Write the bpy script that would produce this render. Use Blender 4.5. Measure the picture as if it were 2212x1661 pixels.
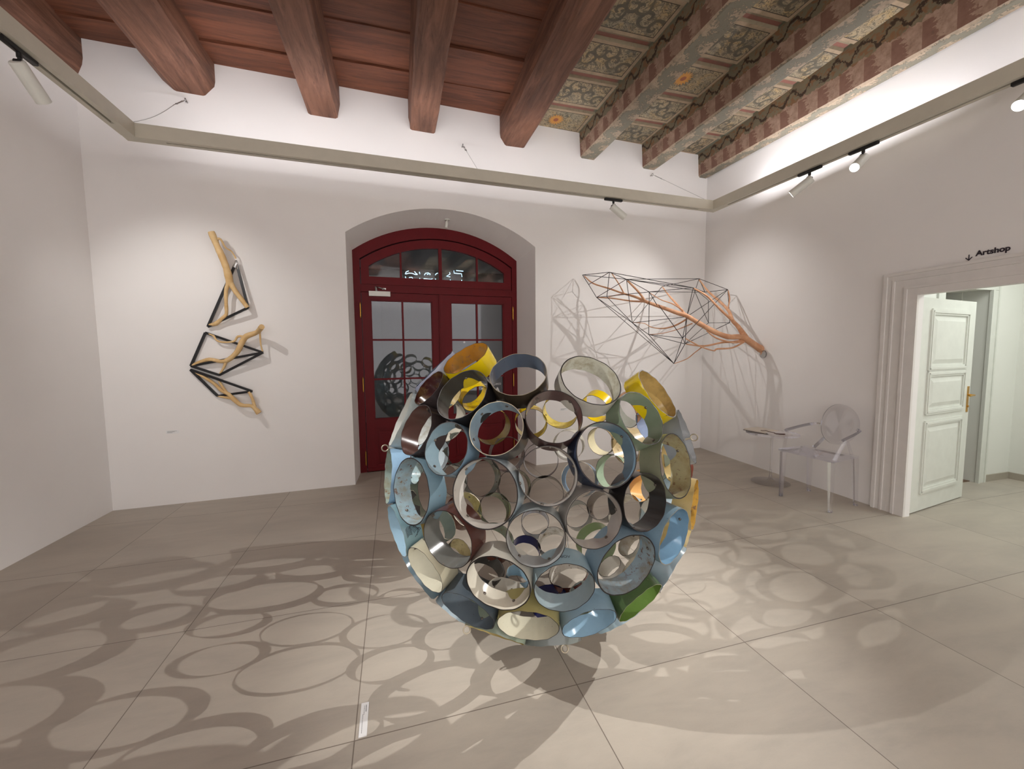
import bpy, bmesh, math, random
from mathutils import Vector, Matrix
import numpy as np

for o in list(bpy.data.objects): bpy.data.objects.remove(o)
SC = bpy.context.scene
COL = SC.collection
random.seed(7)

# ------------------------------------------------------------------ camera
PW, PH, FPX = 2212.0, 1661.0, 885.0
YAW, PITCH, ROLL = .2795, .0789, -.0095
CAM = np.array([0., 0., 1.6])
def cam_axes():
    cy, sy, cp, sp, cr, sr = math.cos(YAW), math.sin(YAW), math.cos(PITCH), math.sin(PITCH), math.cos(ROLL), math.sin(ROLL)
    fwd = np.array([sy*cp, cy*cp, -sp]); right = np.array([cy, -sy, 0.]); up = np.cross(right, fwd)
    return right*cr+up*sr, -right*sr+up*cr, fwd
AX = cam_axes()
cd = bpy.data.cameras.new('camera'); cam = bpy.data.objects.new('camera', cd); COL.objects.link(cam)
cd.sensor_width = 36.0; cd.lens = FPX/PW*36.0; cd.clip_start = .05; cd.clip_end = 100
r_, u_, f_ = AX
cam.matrix_world = Matrix(((r_[0], u_[0], -f_[0], CAM[0]), (r_[1], u_[1], -f_[1], CAM[1]), (r_[2], u_[2], -f_[2], CAM[2]), (0, 0, 0, 1)))
SC.camera = cam
# measurements taken from the photograph: a sight line meets a real wall or the floor
def sight(u, v): return AX[0]*((u-PW/2)/FPX) - AX[1]*((v-PH/2)/FPX) + AX[2]
def on_plane(u, v, P, n):
    d = sight(u, v); n = np.asarray(n, float)
    return CAM + d*(((np.asarray(P)-CAM)@n)/(d@n))
def on_z(u, v, z=0.): return on_plane(u, v, (0, 0, z), (0, 0, 1))

# ------------------------------------------------------------------ world, exposure
SC.view_settings.view_transform = 'Standard'; SC.view_settings.look = 'None'
SC.view_settings.exposure = 0.45; SC.view_settings.gamma = 1.0; SC.view_settings.use_curve_mapping = False
w = bpy.data.worlds.new('night_street'); SC.world = w; w.use_nodes = True
w.node_tree.nodes['Background'].inputs[0].default_value = (.55, .62, .7, 1)
w.node_tree.nodes['Background'].inputs[1].default_value = .10

# ------------------------------------------------------------------ lights
def area(name, loc, rot, sx, sy, power, col):
    d = bpy.data.lights.new(name, 'AREA'); d.shape = 'RECTANGLE'; d.size = sx; d.size_y = sy; d.energy = power; d.color = col
    o = bpy.data.objects.new(name, d); o.location = loc; o.rotation_euler = rot; COL.objects.link(o); return o
WARM = (1., .975, .945); COOL = (.98, .965, 1.)
# back, left and right uplight strips sunk in the top of the suspended track rail
UPZ = 3.615
up1 = area('rail_uplight_back', (1.05, 4.70, UPZ), (math.pi-.35, 0, .038), 6.2, .04, 9.5*6.2*.85, COOL)
up2 = area('rail_uplight_left', (-2.2, 1.2, UPZ), (math.pi-.25, 0, math.pi/2), 6.4, .04, 9.5*6.4*.6, COOL)
up3 = area('rail_uplight_right', (4.37, 1.2, UPZ), (math.pi+.35, 0, math.pi/2), 6.6, .04, 9.5*6.6*.6, COOL)
area('shop_ceiling_panel', (6.0, 1.2, 3.0), (0, 0, 0), 1.2, 2.6, 39, (.97, 1., .97))
area('front_bounce_fill', (1.1, -1.93, UPZ), (math.pi+.8, 0, 0), 6.2, .05, 300, WARM)  # added unseen fill, bounced off the wall behind the camera for ambient light
area('rear_fill_light', (.9, -3.45, 1.95), (math.pi/2, 0, 0), 7.2, 3.6, 125, (1., .985, .98))  # added soft fill behind the camera, standing in for an unbuilt lit hall


# ------------------------------------------------------------------ mesh helpers
class MB:
    def __init__(s): s.v = []; s.f = []; s.m = []; s.uv = {}; s.sm = []
    def add(s, vs, fs, mi=0, smooth=False):
        b = len(s.v); s.v += [tuple(map(float, p)) for p in vs]
        for f in fs: s.f.append(tuple(b+i for i in f)); s.m.append(mi); s.sm.append(smooth)
        return s
    def quad(s, a, b, c, d, mi=0, uv=None):
        s.add([a, b, c, d], [(0, 1, 2, 3)], mi)
        if uv: s.uv[len(s.f)-1] = uv
        return s
    def hexa(s, p, mi=0):   # p: 8 corners, 4 bottom (ccw) then 4 top
        return s.add(p, [(3, 2, 1, 0), (4, 5, 6, 7), (0, 1, 5, 4), (1, 2, 6, 5), (2, 3, 7, 6), (3, 0, 4, 7)], mi)
    def box(s, c, h, X=(1, 0, 0), Y=(0, 1, 0), Z=(0, 0, 1), mi=0, bev=0.):
        c = np.array(c, float); X = np.array(X, float)*h[0]; Y = np.array(Y, float)*h[1]; Z = np.array(Z, float)*h[2]
        if bev <= 0:
            return s.hexa([c-X-Y-Z, c+X-Y-Z, c+X+Y-Z, c-X+Y-Z, c-X-Y+Z, c+X-Y+Z, c+X+Y+Z, c-X+Y+Z], mi)
        bx, by, bz = [min(bev/k, .49) for k in h]
        vs = []; ring = [(1-bx, -1), (1, -1+by), (1, 1-by), (1-bx, 1), (-1+bx, 1), (-1, 1-by), (-1, -1+by), (-1+bx, -1)]
        for z, k in ((-1, 1), (-1+bz, 0), (1-bz, 0), (1, 1)):
            for (a, b) in ring: vs.append(c+X*a*(1-bx*k)+Y*b*(1-by*k)+Z*z)
        fs = [tuple(range(7, -1, -1)), tuple(range(24, 32))]
        for L in range(3):
            for i in range(8):
                j = (i+1) % 8; fs.append((L*8+i, L*8+j, L*8+8+j, L*8+8+i))
        return s.add(vs, fs, mi)
    def tube(s, pts, rads, n=10, mi=0, smooth=True, cap=True):
        pts = [np.array(p, float) for p in pts]
        if not hasattr(rads, '__len__'): rads = [rads]*len(pts)
        N = len(pts); T = []
        for i in range(N):
            a = pts[max(i-1, 0)]; b = pts[min(i+1, N-1)]; t = b-a; T.append(t/(np.linalg.norm(t)+1e-12))
        ref = np.array([0, 0, 1.]) if abs(T[0][2]) < .9 else np.array([1., 0, 0])
        e = np.cross(T[0], ref); e /= np.linalg.norm(e); vs = []
        for i in range(N):
            e = e - T[i]*(e@T[i]); e /= np.linalg.norm(e)+1e-12; g = np.cross(T[i], e)
            for k in range(n):
                a = 2*math.pi*k/n; vs.append(pts[i]+rads[i]*(e*math.cos(a)+g*math.sin(a)))
        fs = [(i*n+k, i*n+(k+1) % n, (i+1)*n+(k+1) % n, (i+1)*n+k) for i in range(N-1) for k in range(n)]
        if cap: fs += [tuple(range(n-1, -1, -1)), tuple((N-1)*n+k for k in range(n))]
        return s.add(vs, fs, mi, smooth)
    def lathe(s, prof, C, ax=(0, 0, 1), n=48, mi=0, mis=None, closed=False, smooth=True):
        C = np.array(C, float); ax = np.array(ax, float); ax /= np.linalg.norm(ax)
        ref = np.array([0, 0, 1.]) if abs(ax[2]) < .9 else np.array([1., 0, 0])
        e = np.cross(ref, ax); e /= np.linalg.norm(e); g = np.cross(ax, e)
        vs = [C+ax*h+r*(e*math.cos(2*math.pi*k/n)+g*math.sin(2*math.pi*k/n)) for (r, h) in prof for k in range(n)]
        P = len(prof); b = len(s.v); s.v += [tuple(map(float, p)) for p in vs]
        for i in range(P if closed else P-1):
            j = (i+1) % P; m = mis[i] if mis else mi
            for k in range(n):
                s.f.append((b+i*n+k, b+i*n+(k+1) % n, b+j*n+(k+1) % n, b+j*n+k)); s.m.append(m); s.sm.append(smooth)
        return s
    def prism(s, outline, mapf, d0, d1, mi=0):  # outline of 2-D points, mapf(a, b, d) -> 3-D
        n = len(outline); vs = [mapf(a, b, d0) for a, b in outline]+[mapf(a, b, d1) for a, b in outline]
        return s.add(vs, [tuple(range(n)), tuple(range(2*n-1, n-1, -1))]+[(i, n+i, n+(i+1) % n, (i+1) % n) for i in range(n)], mi)

def root_loc(p):
    v = np.zeros(3)
    while p is not None: v += np.array(p.location); p = p.parent
    return v
def obj(name, mb, mats, parent=None, loc=None, fix=True):
    me = bpy.data.meshes.new(name)
    off = root_loc(parent)
    if loc is not None: off = off+np.array(loc, float)-off if parent is None else off
    if loc is not None and parent is None: off = np.array(loc, float)
    me.from_pydata([tuple(np.array(p)-off) for p in mb.v], [], mb.f)
    if not isinstance(mats, (list, tuple)): mats = [mats]
    for m in mats: me.materials.append(m)
    me.polygons.foreach_set('material_index', mb.m); me.polygons.foreach_set('use_smooth', mb.sm)
    if mb.uv:
        uvl = me.uv_layers.new(name='UVMap')
        for fi, uv in mb.uv.items():
            for li, q in zip(me.polygons[fi].loop_indices, uv): uvl.data[li].uv = q
    me.update()
    if fix:
        bm = bmesh.new(); bm.from_mesh(me); bmesh.ops.recalc_face_normals(bm, faces=bm.faces); bm.to_mesh(me); bm.free()
    if any(mb.sm): me.set_sharp_from_angle(angle=math.radians(38))
    o = bpy.data.objects.new(name, me); COL.objects.link(o)
    if parent is not None: o.parent = parent
    elif loc is not None: o.location = tuple(loc)
    return o
def thing(name, loc, label=None, cat=None, group=None, kind=None):
    o = bpy.data.objects.new(name, None); COL.objects.link(o); o.location = tuple(map(float, loc)); o.empty_display_size = .1
    tag(o, label, cat, group, kind); return o
def tag(o, label=None, cat=None, group=None, kind=None):
    for k, v in (('label', label), ('category', cat), ('group', group), ('kind', kind)):
        if v: o[k] = v
    return o
def struct(name, mb, mats, **k):
    o = obj(name, mb, mats, **k); o['kind'] = 'structure'; return o
def bez(pts, rad, sub=5):    # smooth a polyline through its points
    P = [np.array(p, float) for p in pts]; R_ = list(rad); out = []; rr = []
    for i in range(len(P)-1):
        p0, p1, p2, p3 = P[max(i-1, 0)], P[i], P[i+1], P[min(i+2, len(P)-1)]
        for k in range(sub):
            t = k/sub; out.append(.5*((2*p1)+(-p0+p2)*t+(2*p0-5*p1+4*p2-p3)*t*t+(-p0+3*p1-3*p2+p3)*t**3)); rr.append(R_[i]*(1-t)+R_[i+1]*t)
    out.append(P[-1]); rr.append(R_[-1]); return out, rr

# ------------------------------------------------------------------ materials
def lin(c): return tuple(((x/255)/12.92 if x/255 <= .04045 else ((x/255+.055)/1.055)**2.4) for x in c)+(1.,)
class NT:
    def __init__(s, name):
        s.m = bpy.data.materials.new(name); s.m.use_nodes = True; s.t = s.m.node_tree; s.b = s.t.nodes['Principled BSDF']
    def n(s, typ, **k):
        x = s.t.nodes.new(typ)
        for a, b in k.items(): setattr(x, a, b)
        return x
    def put(s, sock, v):
        if v is None: return
        if isinstance(v, bpy.types.NodeSocket): s.t.links.new(v, sock)
        else: sock.default_value = v
    def M(s, op, a, b=None, c=None, clamp=False):
        x = s.n('ShaderNodeMath', operation=op, use_clamp=clamp); s.put(x.inputs[0], a); s.put(x.inputs[1], b); s.put(x.inputs[2], c); return x.outputs[0]
    def mix(s, f, a, b, blend='MIX'):
        x = s.n('ShaderNodeMix', data_type='RGBA', blend_type=blend); s.put(x.inputs[0], f); s.put(x.inputs[6], a); s.put(x.inputs[7], b); return x.outputs[2]
    def noise(s, vec, scale, detail=4, rough=.55, dist=0.):
        x = s.n('ShaderNodeTexNoise'); s.put(x.inputs['Vector'], vec); x.inputs['Scale'].default_value = scale
        x.inputs['Detail'].default_value = detail; x.inputs['Roughness'].default_value = rough; x.inputs['Distortion'].default_value = dist; return x.outputs['Fac']
    def map(s, v, a, b, c=0., d=1.):
        x = s.n('ShaderNodeMapRange'); s.put(x.inputs[0], v)
        for i, k in enumerate((a, b, c, d)): x.inputs[i+1].default_value = k
        return x.outputs[0]
    def coord(s, which='Object', scale=(1, 1, 1), rot=(0, 0, 0)):
        x = s.n('ShaderNodeTexCoord'); y = s.n('ShaderNodeMapping'); y.inputs['Scale'].default_value = scale; y.inputs['Rotation'].default_value = rot
        s.t.links.new(x.outputs[which], y.inputs[0]); return y.outputs[0]
    def pos(s, scale=(1, 1, 1)):
        x = s.n('ShaderNodeNewGeometry'); y = s.n('ShaderNodeMapping'); y.inputs['Scale'].default_value = scale
        s.t.links.new(x.outputs['Position'], y.inputs[0]); return y.outputs[0]
    def xyz(s, v):
        x = s.n('ShaderNodeSeparateXYZ'); s.t.links.new(v, x.inputs[0]); return x.outputs
    def bump(s, h, st=.3, dist=.01):
        x = s.n('ShaderNodeBump'); x.inputs['Strength'].default_value = st; x.inputs['Distance'].default_value = dist; s.t.links.new(h, x.inputs['Height']); s.t.links.new(x.outputs[0], s.b.inputs['Normal'])
    def done(s, col, rough=.5, metal=0., spec=None):
        s.put(s.b.inputs['Base Color'], col); s.put(s.b.inputs['Roughness'], rough); s.put(s.b.inputs['Metallic'], metal)
        if spec is not None: s.b.inputs['Specular IOR Level'].default_value = spec
        return s.m
def plain(name, c, rough=.5, metal=0., spec=None, var=.06):
    k = NT(name); nz = k.noise(k.coord(), 9., 3); f = k.map(nz, .3, .7, 0, 1)
    a = lin(c); b = tuple(x*(1-var) for x in a[:3])+(1,)
    return k.done(k.mix(f, a, b), rough, metal, spec)
def emit(name, c, st):
    k = NT(name); k.put(k.b.inputs['Base Color'], (0, 0, 0, 1)); k.put(k.b.inputs['Emission Color'], c); k.b.inputs['Emission Strength'].default_value = st; return k.m

def wall_mat(name, c):
    k = NT(name); p = k.pos(); a = k.noise(p, 1.2, 5); b = k.noise(p, 60, 3)
    k.bump(k.M('ADD', k.noise(p, 6, 4), k.M('MULTIPLY', b, .12)), .12, .01)
    return k.done(k.mix(k.map(a, .3, .7), lin(c), tuple(x*.965 for x in lin(c)[:3])+(1,)), .85)
M_WALL = wall_mat('white_plaster', (240, 237, 235))
M_WALL2 = wall_mat('shop_plaster', (232, 233, 226))
def floor_mat():
    k = NT('stone_tile'); TS, OX, OY = 1.0046, -2.2154, 1.6992
    x, y, z = k.xyz(k.pos())
    fx = k.M('DIVIDE', k.M('SUBTRACT', x, OX), TS); fy = k.M('DIVIDE', k.M('SUBTRACT', y, OY), TS)
    def edge(f):
        a = k.M('FRACT', f); return k.M('MINIMUM', a, k.M('SUBTRACT', 1., a))
    e = k.M('MINIMUM', edge(fx), edge(fy)); grout = k.M('LESS_THAN', e, .0022)
    ci = k.n('ShaderNodeCombineXYZ'); k.put(ci.inputs[0], k.M('FLOOR', fx)); k.put(ci.inputs[1], k.M('FLOOR', fy))
    wn = k.n('ShaderNodeTexWhiteNoise'); k.t.links.new(ci.outputs[0], wn.inputs['Vector'])
    vm = k.n('ShaderNodeVectorMath', operation='MULTIPLY_ADD'); k.t.links.new(wn.outputs['Color'], vm.inputs[0]); vm.inputs[1].default_value = (20, 20, 20); k.t.links.new(k.pos((1, 1, 1)), vm.inputs[2])
    mp = k.n('ShaderNodeMapping'); mp.inputs['Scale'].default_value = (1., 3.2, 1); mp.inputs['Rotation'].default_value = (0, 0, .3); k.t.links.new(vm.outputs[0], mp.inputs[0])
    a = k.noise(mp.outputs[0], 1.3, 6, .6, .6); b = k.noise(mp.outputs[0], 9., 5, .65); c = k.noise(k.pos(), 160, 2)
    col = k.mix(k.map(a, .35, .68), lin((188, 179, 166)), lin((172, 164, 153)))
    col = k.mix(k.M('MULTIPLY', k.map(b, .4, .7), .35), col, lin((194, 185, 172)))
    col = k.mix(k.map(wn.outputs['Value'], 0, 1, 0, .25), col, lin((156, 144, 131)))
    col = k.mix(k.map(c, .62, .75, 0, .18), col, lin((140, 132, 124)))
    col = k.mix(grout, col, lin((120, 110, 100)))
    k.bump(k.M('MULTIPLY', k.M('SUBTRACT', 1., grout), 1.), .3, .002)
    return k.done(col, k.map(b, .3, .7, .42, .55), 0, .35)
M_FLOOR = floor_mat()
def bare_wood(name, dark, light, axis='Y', seed=0.):
    k = NT(name); sc = {'Y': (9, .9, 9), 'X': (.9, 9, 9)}[axis]
    v = k.pos(sc); a = k.noise(v, 1.6, 6, .65, .8); b = k.noise(k.pos(), 1.1, 4, .6, .3); c = k.noise(k.pos(tuple(q*4 for q in sc)), 2.2, 4, .6)
    col = k.mix(k.map(a, .3, .7), lin(dark), lin(light)); col = k.mix(k.map(b, .42, .75, 0, .4), col, lin((112, 68, 42)))
    col = k.mix(k.map(c, .62, .72, 0, .6), col, lin((44, 22, 16)))
    k.bump(k.M('ADD', a, k.M('MULTIPLY', c, .5)), .45, .01)
    return k.done(col, .62, 0, .35)
M_BEAM = bare_wood('beam_brown_wood', (76, 48, 37), (142, 100, 80), 'Y')
M_BOARD = bare_wood('ceiling_board_brown', (72, 40, 28), (128, 76, 52), 'X')
def painted(kind):
    k = NT('painted_panel_'+kind); tc = k.n('ShaderNodeTexCoord'); u, v, _ = k.xyz(tc.outputs['UV'])
    P = k.pos()
    eu = k.M('MULTIPLY', k.M('MINIMUM', u, k.M('SUBTRACT', 1., u)), 1.8); ev = k.M('MINIMUM', v, k.M('SUBTRACT', 1., v))
    e = k.M('MINIMUM', eu, ev)
    n1 = k.noise(P, 2.3, 4); n2 = k.noise(P, 14, 5, .7); n3 = k.noise(P, 5.5, 3, .5, 1.6)
    base = k.mix(k.map(n1, .35, .65), lin((176, 156, 124)), lin((150, 140, 118)))
    base = k.mix(k.map(n3, .5, .72, 0, .65), base, lin((186, 152, 92)))
    base = k.mix(k.map(n2, .45, .75, 0, .35), base, lin((172, 150, 124)))
    dn = k.M('MULTIPLY', k.M('SUBTRACT', n3, .5), .5)
    if kind == 'scroll':
        um = k.M('ABSOLUTE', k.M('SUBTRACT', u, .5)); tot = None
        for (cx, cy, sg, ph) in ((.2, .5, 1, 0.), (.36, .7, -1, 1.2), (.05, .3, 1, 2.2)):
            dx = k.M('ADD', k.M('MULTIPLY', k.M('SUBTRACT', um, cx), 1.9), k.M('MULTIPLY', dn, .25)); dy = k.M('SUBTRACT', v, cy)
            r = k.M('SQRT', k.M('ADD', k.M('MULTIPLY', dx, dx), k.M('MULTIPLY', dy, dy))); th = k.M('ARCTAN2', dy, dx)
            s_ = k.M('SINE', k.M('ADD', k.M('MULTIPLY', th, sg), k.M('ADD', k.M('MULTIPLY', r, 26.), ph)))
            w_ = k.M('MULTIPLY', k.map(s_, .35, .6), k.map(r, .30, .24))
            tot = w_ if tot is None else k.M('MAXIMUM', tot, w_)
        lf = k.M('ABSOLUTE', k.M('SUBTRACT', k.noise(P, 11, 2, .5, 2.5), .5)); lf = k.map(lf, .06, .03)
        tot = k.M('MAXIMUM', k.M('MULTIPLY', tot, .85), k.M('MULTIPLY', lf, .75))
        shade = k.map(k.noise(P, 8, 3, .5, 1.), .52, .6, 0, .55)
        col = k.mix(shade, base, lin((98, 96, 88))); col = k.mix(tot, col, lin((82, 78, 68)))
    else:
        dx = k.M('MULTIPLY', k.M('SUBTRACT', u, .45), 1.9); dy = k.M('SUBTRACT', v, .5)
        r = k.M('SQRT', k.M('ADD', k.M('MULTIPLY', dx, dx), k.M('MULTIPLY', dy, dy))); th = k.M('ARCTAN2', dy, dx)
        pet = k.M('MULTIPLY', k.M('SINE', k.M('MULTIPLY', th, 17.)), .04)
        rr = k.M('ADD', r, pet); lf = k.map(k.M('ABSOLUTE', k.M('SUBTRACT', k.noise(P, 12, 2, .5, 2.8), .5)), .05, .02, 0, .8)
        col = k.mix(lf, base, lin((74, 72, 62)))
        col = k.mix(k.map(rr, .31, .29, 0, .45), col, lin((88, 84, 70)))
        col = k.mix(k.map(rr, .22, .20), col, lin((196, 138, 66))); col = k.mix(k.map(r, .09, .07), col, lin((150, 88, 62)))
    line = k.M('MULTIPLY', k.M('GREATER_THAN', e, .085), k.M('LESS_THAN', e, .105))
    col = k.mix(k.M('LESS_THAN', e, .09), col, k.mix(k.map(n2, .3, .7), lin((178, 154, 128)), lin((150, 134, 110))))
    col = k.mix(k.M('MULTIPLY', line, .85), col, lin((52, 46, 40)))
    col = k.mix(k.map(n2, .58, .8, 0, .4), col, lin((84, 74, 62)))
    return k.done(col, .75)
M_SCROLL = painted('scroll'); M_ROSE = painted('rosette')
def strip_mat():
    k = NT('painted_batten'); tc = k.n('ShaderNodeTexCoord'); u, v, _ = k.xyz(tc.outputs['UV']); P = k.pos(); n2 = k.noise(P, 13, 4, .7)
    col = k.mix(k.M('GREATER_THAN', v, .45), lin((150, 138, 114)), lin((142, 94, 82)))
    col = k.mix(k.map(u, .86, .9), col, lin((104, 104, 88)))
    col = k.mix(k.map(n2, .45, .75, 0, .6), col, lin((112, 92, 80)))
    return k.done(col, .75)
M_STRIP = strip_mat()
def beam_paint(side):
    k = NT('painted_beam_'+side); tc = k.n('ShaderNodeTexCoord'); u, v, _ = k.xyz(tc.outputs['UV']); P = k.pos(); n2 = k.noise(P, 14, 4, .7); n1 = k.noise(P, 3, 3)
    if side == 'side':
        cell = k.M('FRACT', k.M('MULTIPLY', u, 4.2)); jag = k.M('MULTIPLY', k.M('SUBTRACT', k.noise(k.pos((1, 20, 60)), 1., 2), .5), .9)
        c2 = k.M('ADD', cell, jag); crown = k.M('MULTIPLY', k.M('GREATER_THAN', c2, k.M('ADD', .45, k.M('MULTIPLY', v, .5))), k.M('LESS_THAN', v, .46))
        low = k.mix(k.map(n2, .35, .65), lin((172, 144, 126)), lin((140, 112, 94)))
        low = k.mix(k.M('MULTIPLY', crown, .8), low, lin((118, 82, 68)))
        up_ = k.mix(k.map(n1, .3, .7), lin((128, 116, 92)), lin((112, 106, 88)))
        sq = k.M('ABSOLUTE', k.M('SUBTRACT', k.M('SUBTRACT', v, .7), k.M('MULTIPLY', k.M('SINE', k.M('ADD', k.M('MULTIPLY', u, 24.), k.M('MULTIPLY', n2, 5.))), .13)))
        up_ = k.mix(k.map(k.noise(k.pos((1, 9, 14)), 1.4, 3, .6, 1.), .5, .58, 0, .6), up_, lin((134, 84, 44)))
        up_ = k.mix(k.map(sq, .055, .03), up_, lin((62, 46, 34)))
        edge = k.M('ADD', .5, k.M('MULTIPLY', k.M('SUBTRACT', k.noise(k.pos((1, 14, 1)), 1., 3), .5), .35))
        col = k.mix(k.M('GREATER_THAN', v, edge), low, up_); col = k.mix(k.M('GREATER_THAN', v, .93), col, lin((112, 112, 92)))
    else:
        wv = k.M('MULTIPLY', k.M('SINE', k.M('MULTIPLY', u, 17.)), .16)
        d = k.M('ABSOLUTE', k.M('SUBTRACT', k.M('SUBTRACT', v, .5), wv))
        blob = k.noise(k.pos((16, 12, 1)), 1.6, 3, .5, 1.8)
        base = k.mix(k.map(n2, .4, .7), lin((170, 150, 128)), lin((140, 126, 108)))
        leaf = k.map(k.M('SUBTRACT', d, k.M('MULTIPLY', k.M('SUBTRACT', blob, .5), .9)), .17, .13)
        col = k.mix(leaf, base, lin((122, 117, 102)))
        ol = k.map(k.M('ABSOLUTE', k.M('SUBTRACT', k.M('SUBTRACT', d, k.M('MULTIPLY', k.M('SUBTRACT', blob, .5), .9)), .16)), .03, .01, 0, .7)
        col = k.mix(ol, col, lin((76, 72, 62)))
    col = k.mix(k.map(n2, .62, .8, 0, .5), col, lin((96, 80, 66)))
    k.bump(n2, .25, .006); return k.done(col, .75)
M_PSIDE = beam_paint('side'); M_PBOT = beam_paint('underside')

M_RED = plain('dark_red_paint', (100, 9, 18), .5, 0, .2, .12)
M_BRASS = plain('brass', (196, 150, 70), .28, 1.)
M_RAIL = plain('rail_beige_grey', (206, 200, 184), .5)
M_SLOT = plain('rail_slot_black', (30, 28, 26), .6)
M_BLACK = plain('lamp_adapter_black', (18, 17, 18), .45)
M_LAMPW = plain('lamp_white', (226, 226, 218), .35)
M_STEELW = plain('galvanised_wire', (170, 168, 166), .3, .9)
M_DOORW = plain('white_door_enamel', (222, 224, 216), .42)
M_CASE = plain('white_casing_enamel', (228, 224, 220), .45)
M_LABEL = plain('white_label_card', (236, 236, 236), .6)
M_INK = plain('label_grey_ink', (90, 92, 96), .7)
M_SIGN = plain('sign_dark_letters', (44, 34, 46), .6)
M_BLKSTEEL = plain('blackened_steel', (36, 36, 38), .4, .35)
M_WIRE = plain('dark_steel_rod', (52, 48, 48), .4, .4)
M_PEELED = None
def branch_wood(name, a_, b_):
    k = NT(name); a = k.noise(k.pos((1, 1, 1)), 7, 5, .6, .8); b = k.noise(k.pos((30, 30, 30)), 1., 3)
    k.bump(k.M('ADD', a, k.M('MULTIPLY', b, .3)), .35, .01)
    return k.done(k.mix(k.map(a, .3, .72), lin(a_), lin(b_)), .55, 0, .3)
M_PALEWOOD = branch_wood('peeled_pale_wood', (230, 200, 150), (206, 166, 110))
M_PINKWOOD = branch_wood('peeled_pinkish_wood', (224, 176, 140), (192, 136, 100))
def clear_mat(name, tint, gl, edge, facing=.2):
    m = bpy.data.materials.new(name); m.use_nodes = True; t = m.node_tree; t.nodes.remove(t.nodes['Principled BSDF']); out = t.nodes['Material Output']
    tr = t.nodes.new('ShaderNodeBsdfTransparent'); g = t.nodes.new('ShaderNodeBsdfGlossy'); g.inputs['Roughness'].default_value = .02; g.inputs['Color'].default_value = (.95, .95, 1, 1)
    lw = t.nodes.new('ShaderNodeLayerWeight'); lw.inputs['Blend'].default_value = facing
    cr = t.nodes.new('ShaderNodeMix'); cr.data_type = 'RGBA'; cr.inputs[6].default_value = tint; cr.inputs[7].default_value = edge; t.links.new(lw.outputs['Facing'], cr.inputs[0]); t.links.new(cr.outputs[2], tr.inputs[0])
    fr = t.nodes.new('ShaderNodeFresnel'); fr.inputs['IOR'].default_value = 1.5; mu = t.nodes.new('ShaderNodeMath'); mu.operation = 'MULTIPLY'; mu.use_clamp = True; mu.inputs[1].default_value = gl; t.links.new(fr.outputs[0], mu.inputs[0])
    mx = t.nodes.new('ShaderNodeMixShader'); t.links.new(mu.outputs[0], mx.inputs[0]); t.links.new(tr.outputs[0], mx.inputs[1]); t.links.new(g.outputs[0], mx.inputs[2]); t.links.new(mx.outputs[0], out.inputs[0]); return m
M_ACRYL = clear_mat('clear_acrylic', (.99, .99, .992, 1), .8, (.85, .84, .86, 1), .14)
M_ACRYL2 = clear_mat('clear_acrylic_thin', (.99, .99, .992, 1), .7, (.955, .955, .96, 1), .1)
M_GLASS = clear_mat('window_glass', (.86, .9, .9, 1), 1.55, (.7, .74, .74, 1))

# ------------------------------------------------------------------ room shell
BLp = np.array([-2.849, 5.121, 0.]); BRp = np.array([4.802, 5.538, 0.]); TW = (BRp-BLp)/np.linalg.norm(BRp-BLp); NW = np.cross(TW, [0, 0, 1.])
LBW = np.linalg.norm(BRp-BLp); CZ = 4.62
def bwp(s, z, off=0.): return BLp+TW*s+NW*off+np.array([0, 0, z])       # off > 0 stands into the room
RDX = np.array([-.0606, -.9982, 0.]); RNX = np.array([-.9982, .0606, 0.])   # right wall runs towards the camera
def rwp(d, z, off=0.): return BRp+RDX*d+RNX*off+np.array([0, 0, z])
def lwp(d, z, off=0.): return BLp+np.array([-.034, -.9994, 0])*d+np.array([.9994, -.034, 0])*off+np.array([0, 0, z])
FY = -3.6
fl = MB(); fl.hexa([(-3.6, FY-.2, -.12), (8.2, FY-.2, -.12), (8.2, 5.95, -.12), (-3.6, 5.95, -.12), (-3.6, FY-.2, 0), (8.2, FY-.2, 0), (8.2, 5.95, 0), (-3.6, 5.95, 0)])
struct('floor', fl, M_FLOOR)

def arch(s0, s1, spring, apex, n=28):
    hw = (s1-s0)/2; rise = apex-spring; Rr = (hw*hw+rise*rise)/(2*rise); c = (s0+s1)/2; a = math.asin(hw/Rr)
    return [(c+Rr*math.sin(-a+2*a*i/n), apex-Rr+Rr*math.cos(-a+2*a*i/n)) for i in range(n+1)]
OA = (2.352, 4.747, 3.018, 3.392); FA = (2.403, 4.655, 2.93, 3.30)
wb = MB(); A1 = arch(*OA); A2 = arch(*FA)
def wq(a, b, c, d): wb.quad(bwp(*a), bwp(*b), bwp(*c), bwp(*d))
wq((-.1, -.05), (OA[0], -.05), (OA[0], CZ+.1), (-.1, CZ+.1)); wq((OA[1], -.05), (LBW+.1, -.05), (LBW+.1, CZ+.1), (OA[1], CZ+.1))
for i in range(len(A1)-1):
    wq(A1[i], A1[i+1], (A1[i+1][0], CZ+.1), (A1[i][0], CZ+.1))
o1 = [(OA[0], -.05)]+A1+[(OA[1], -.05)]; o2 = [(FA[0], -.05)]+A2+[(FA[1], -.05)]
for i in range(len(o1)-1): wb.quad(bwp(*o1[i]), bwp(*o1[i+1]), bwp(*o2[i+1], -.5), bwp(*o2[i], -.5))
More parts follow.
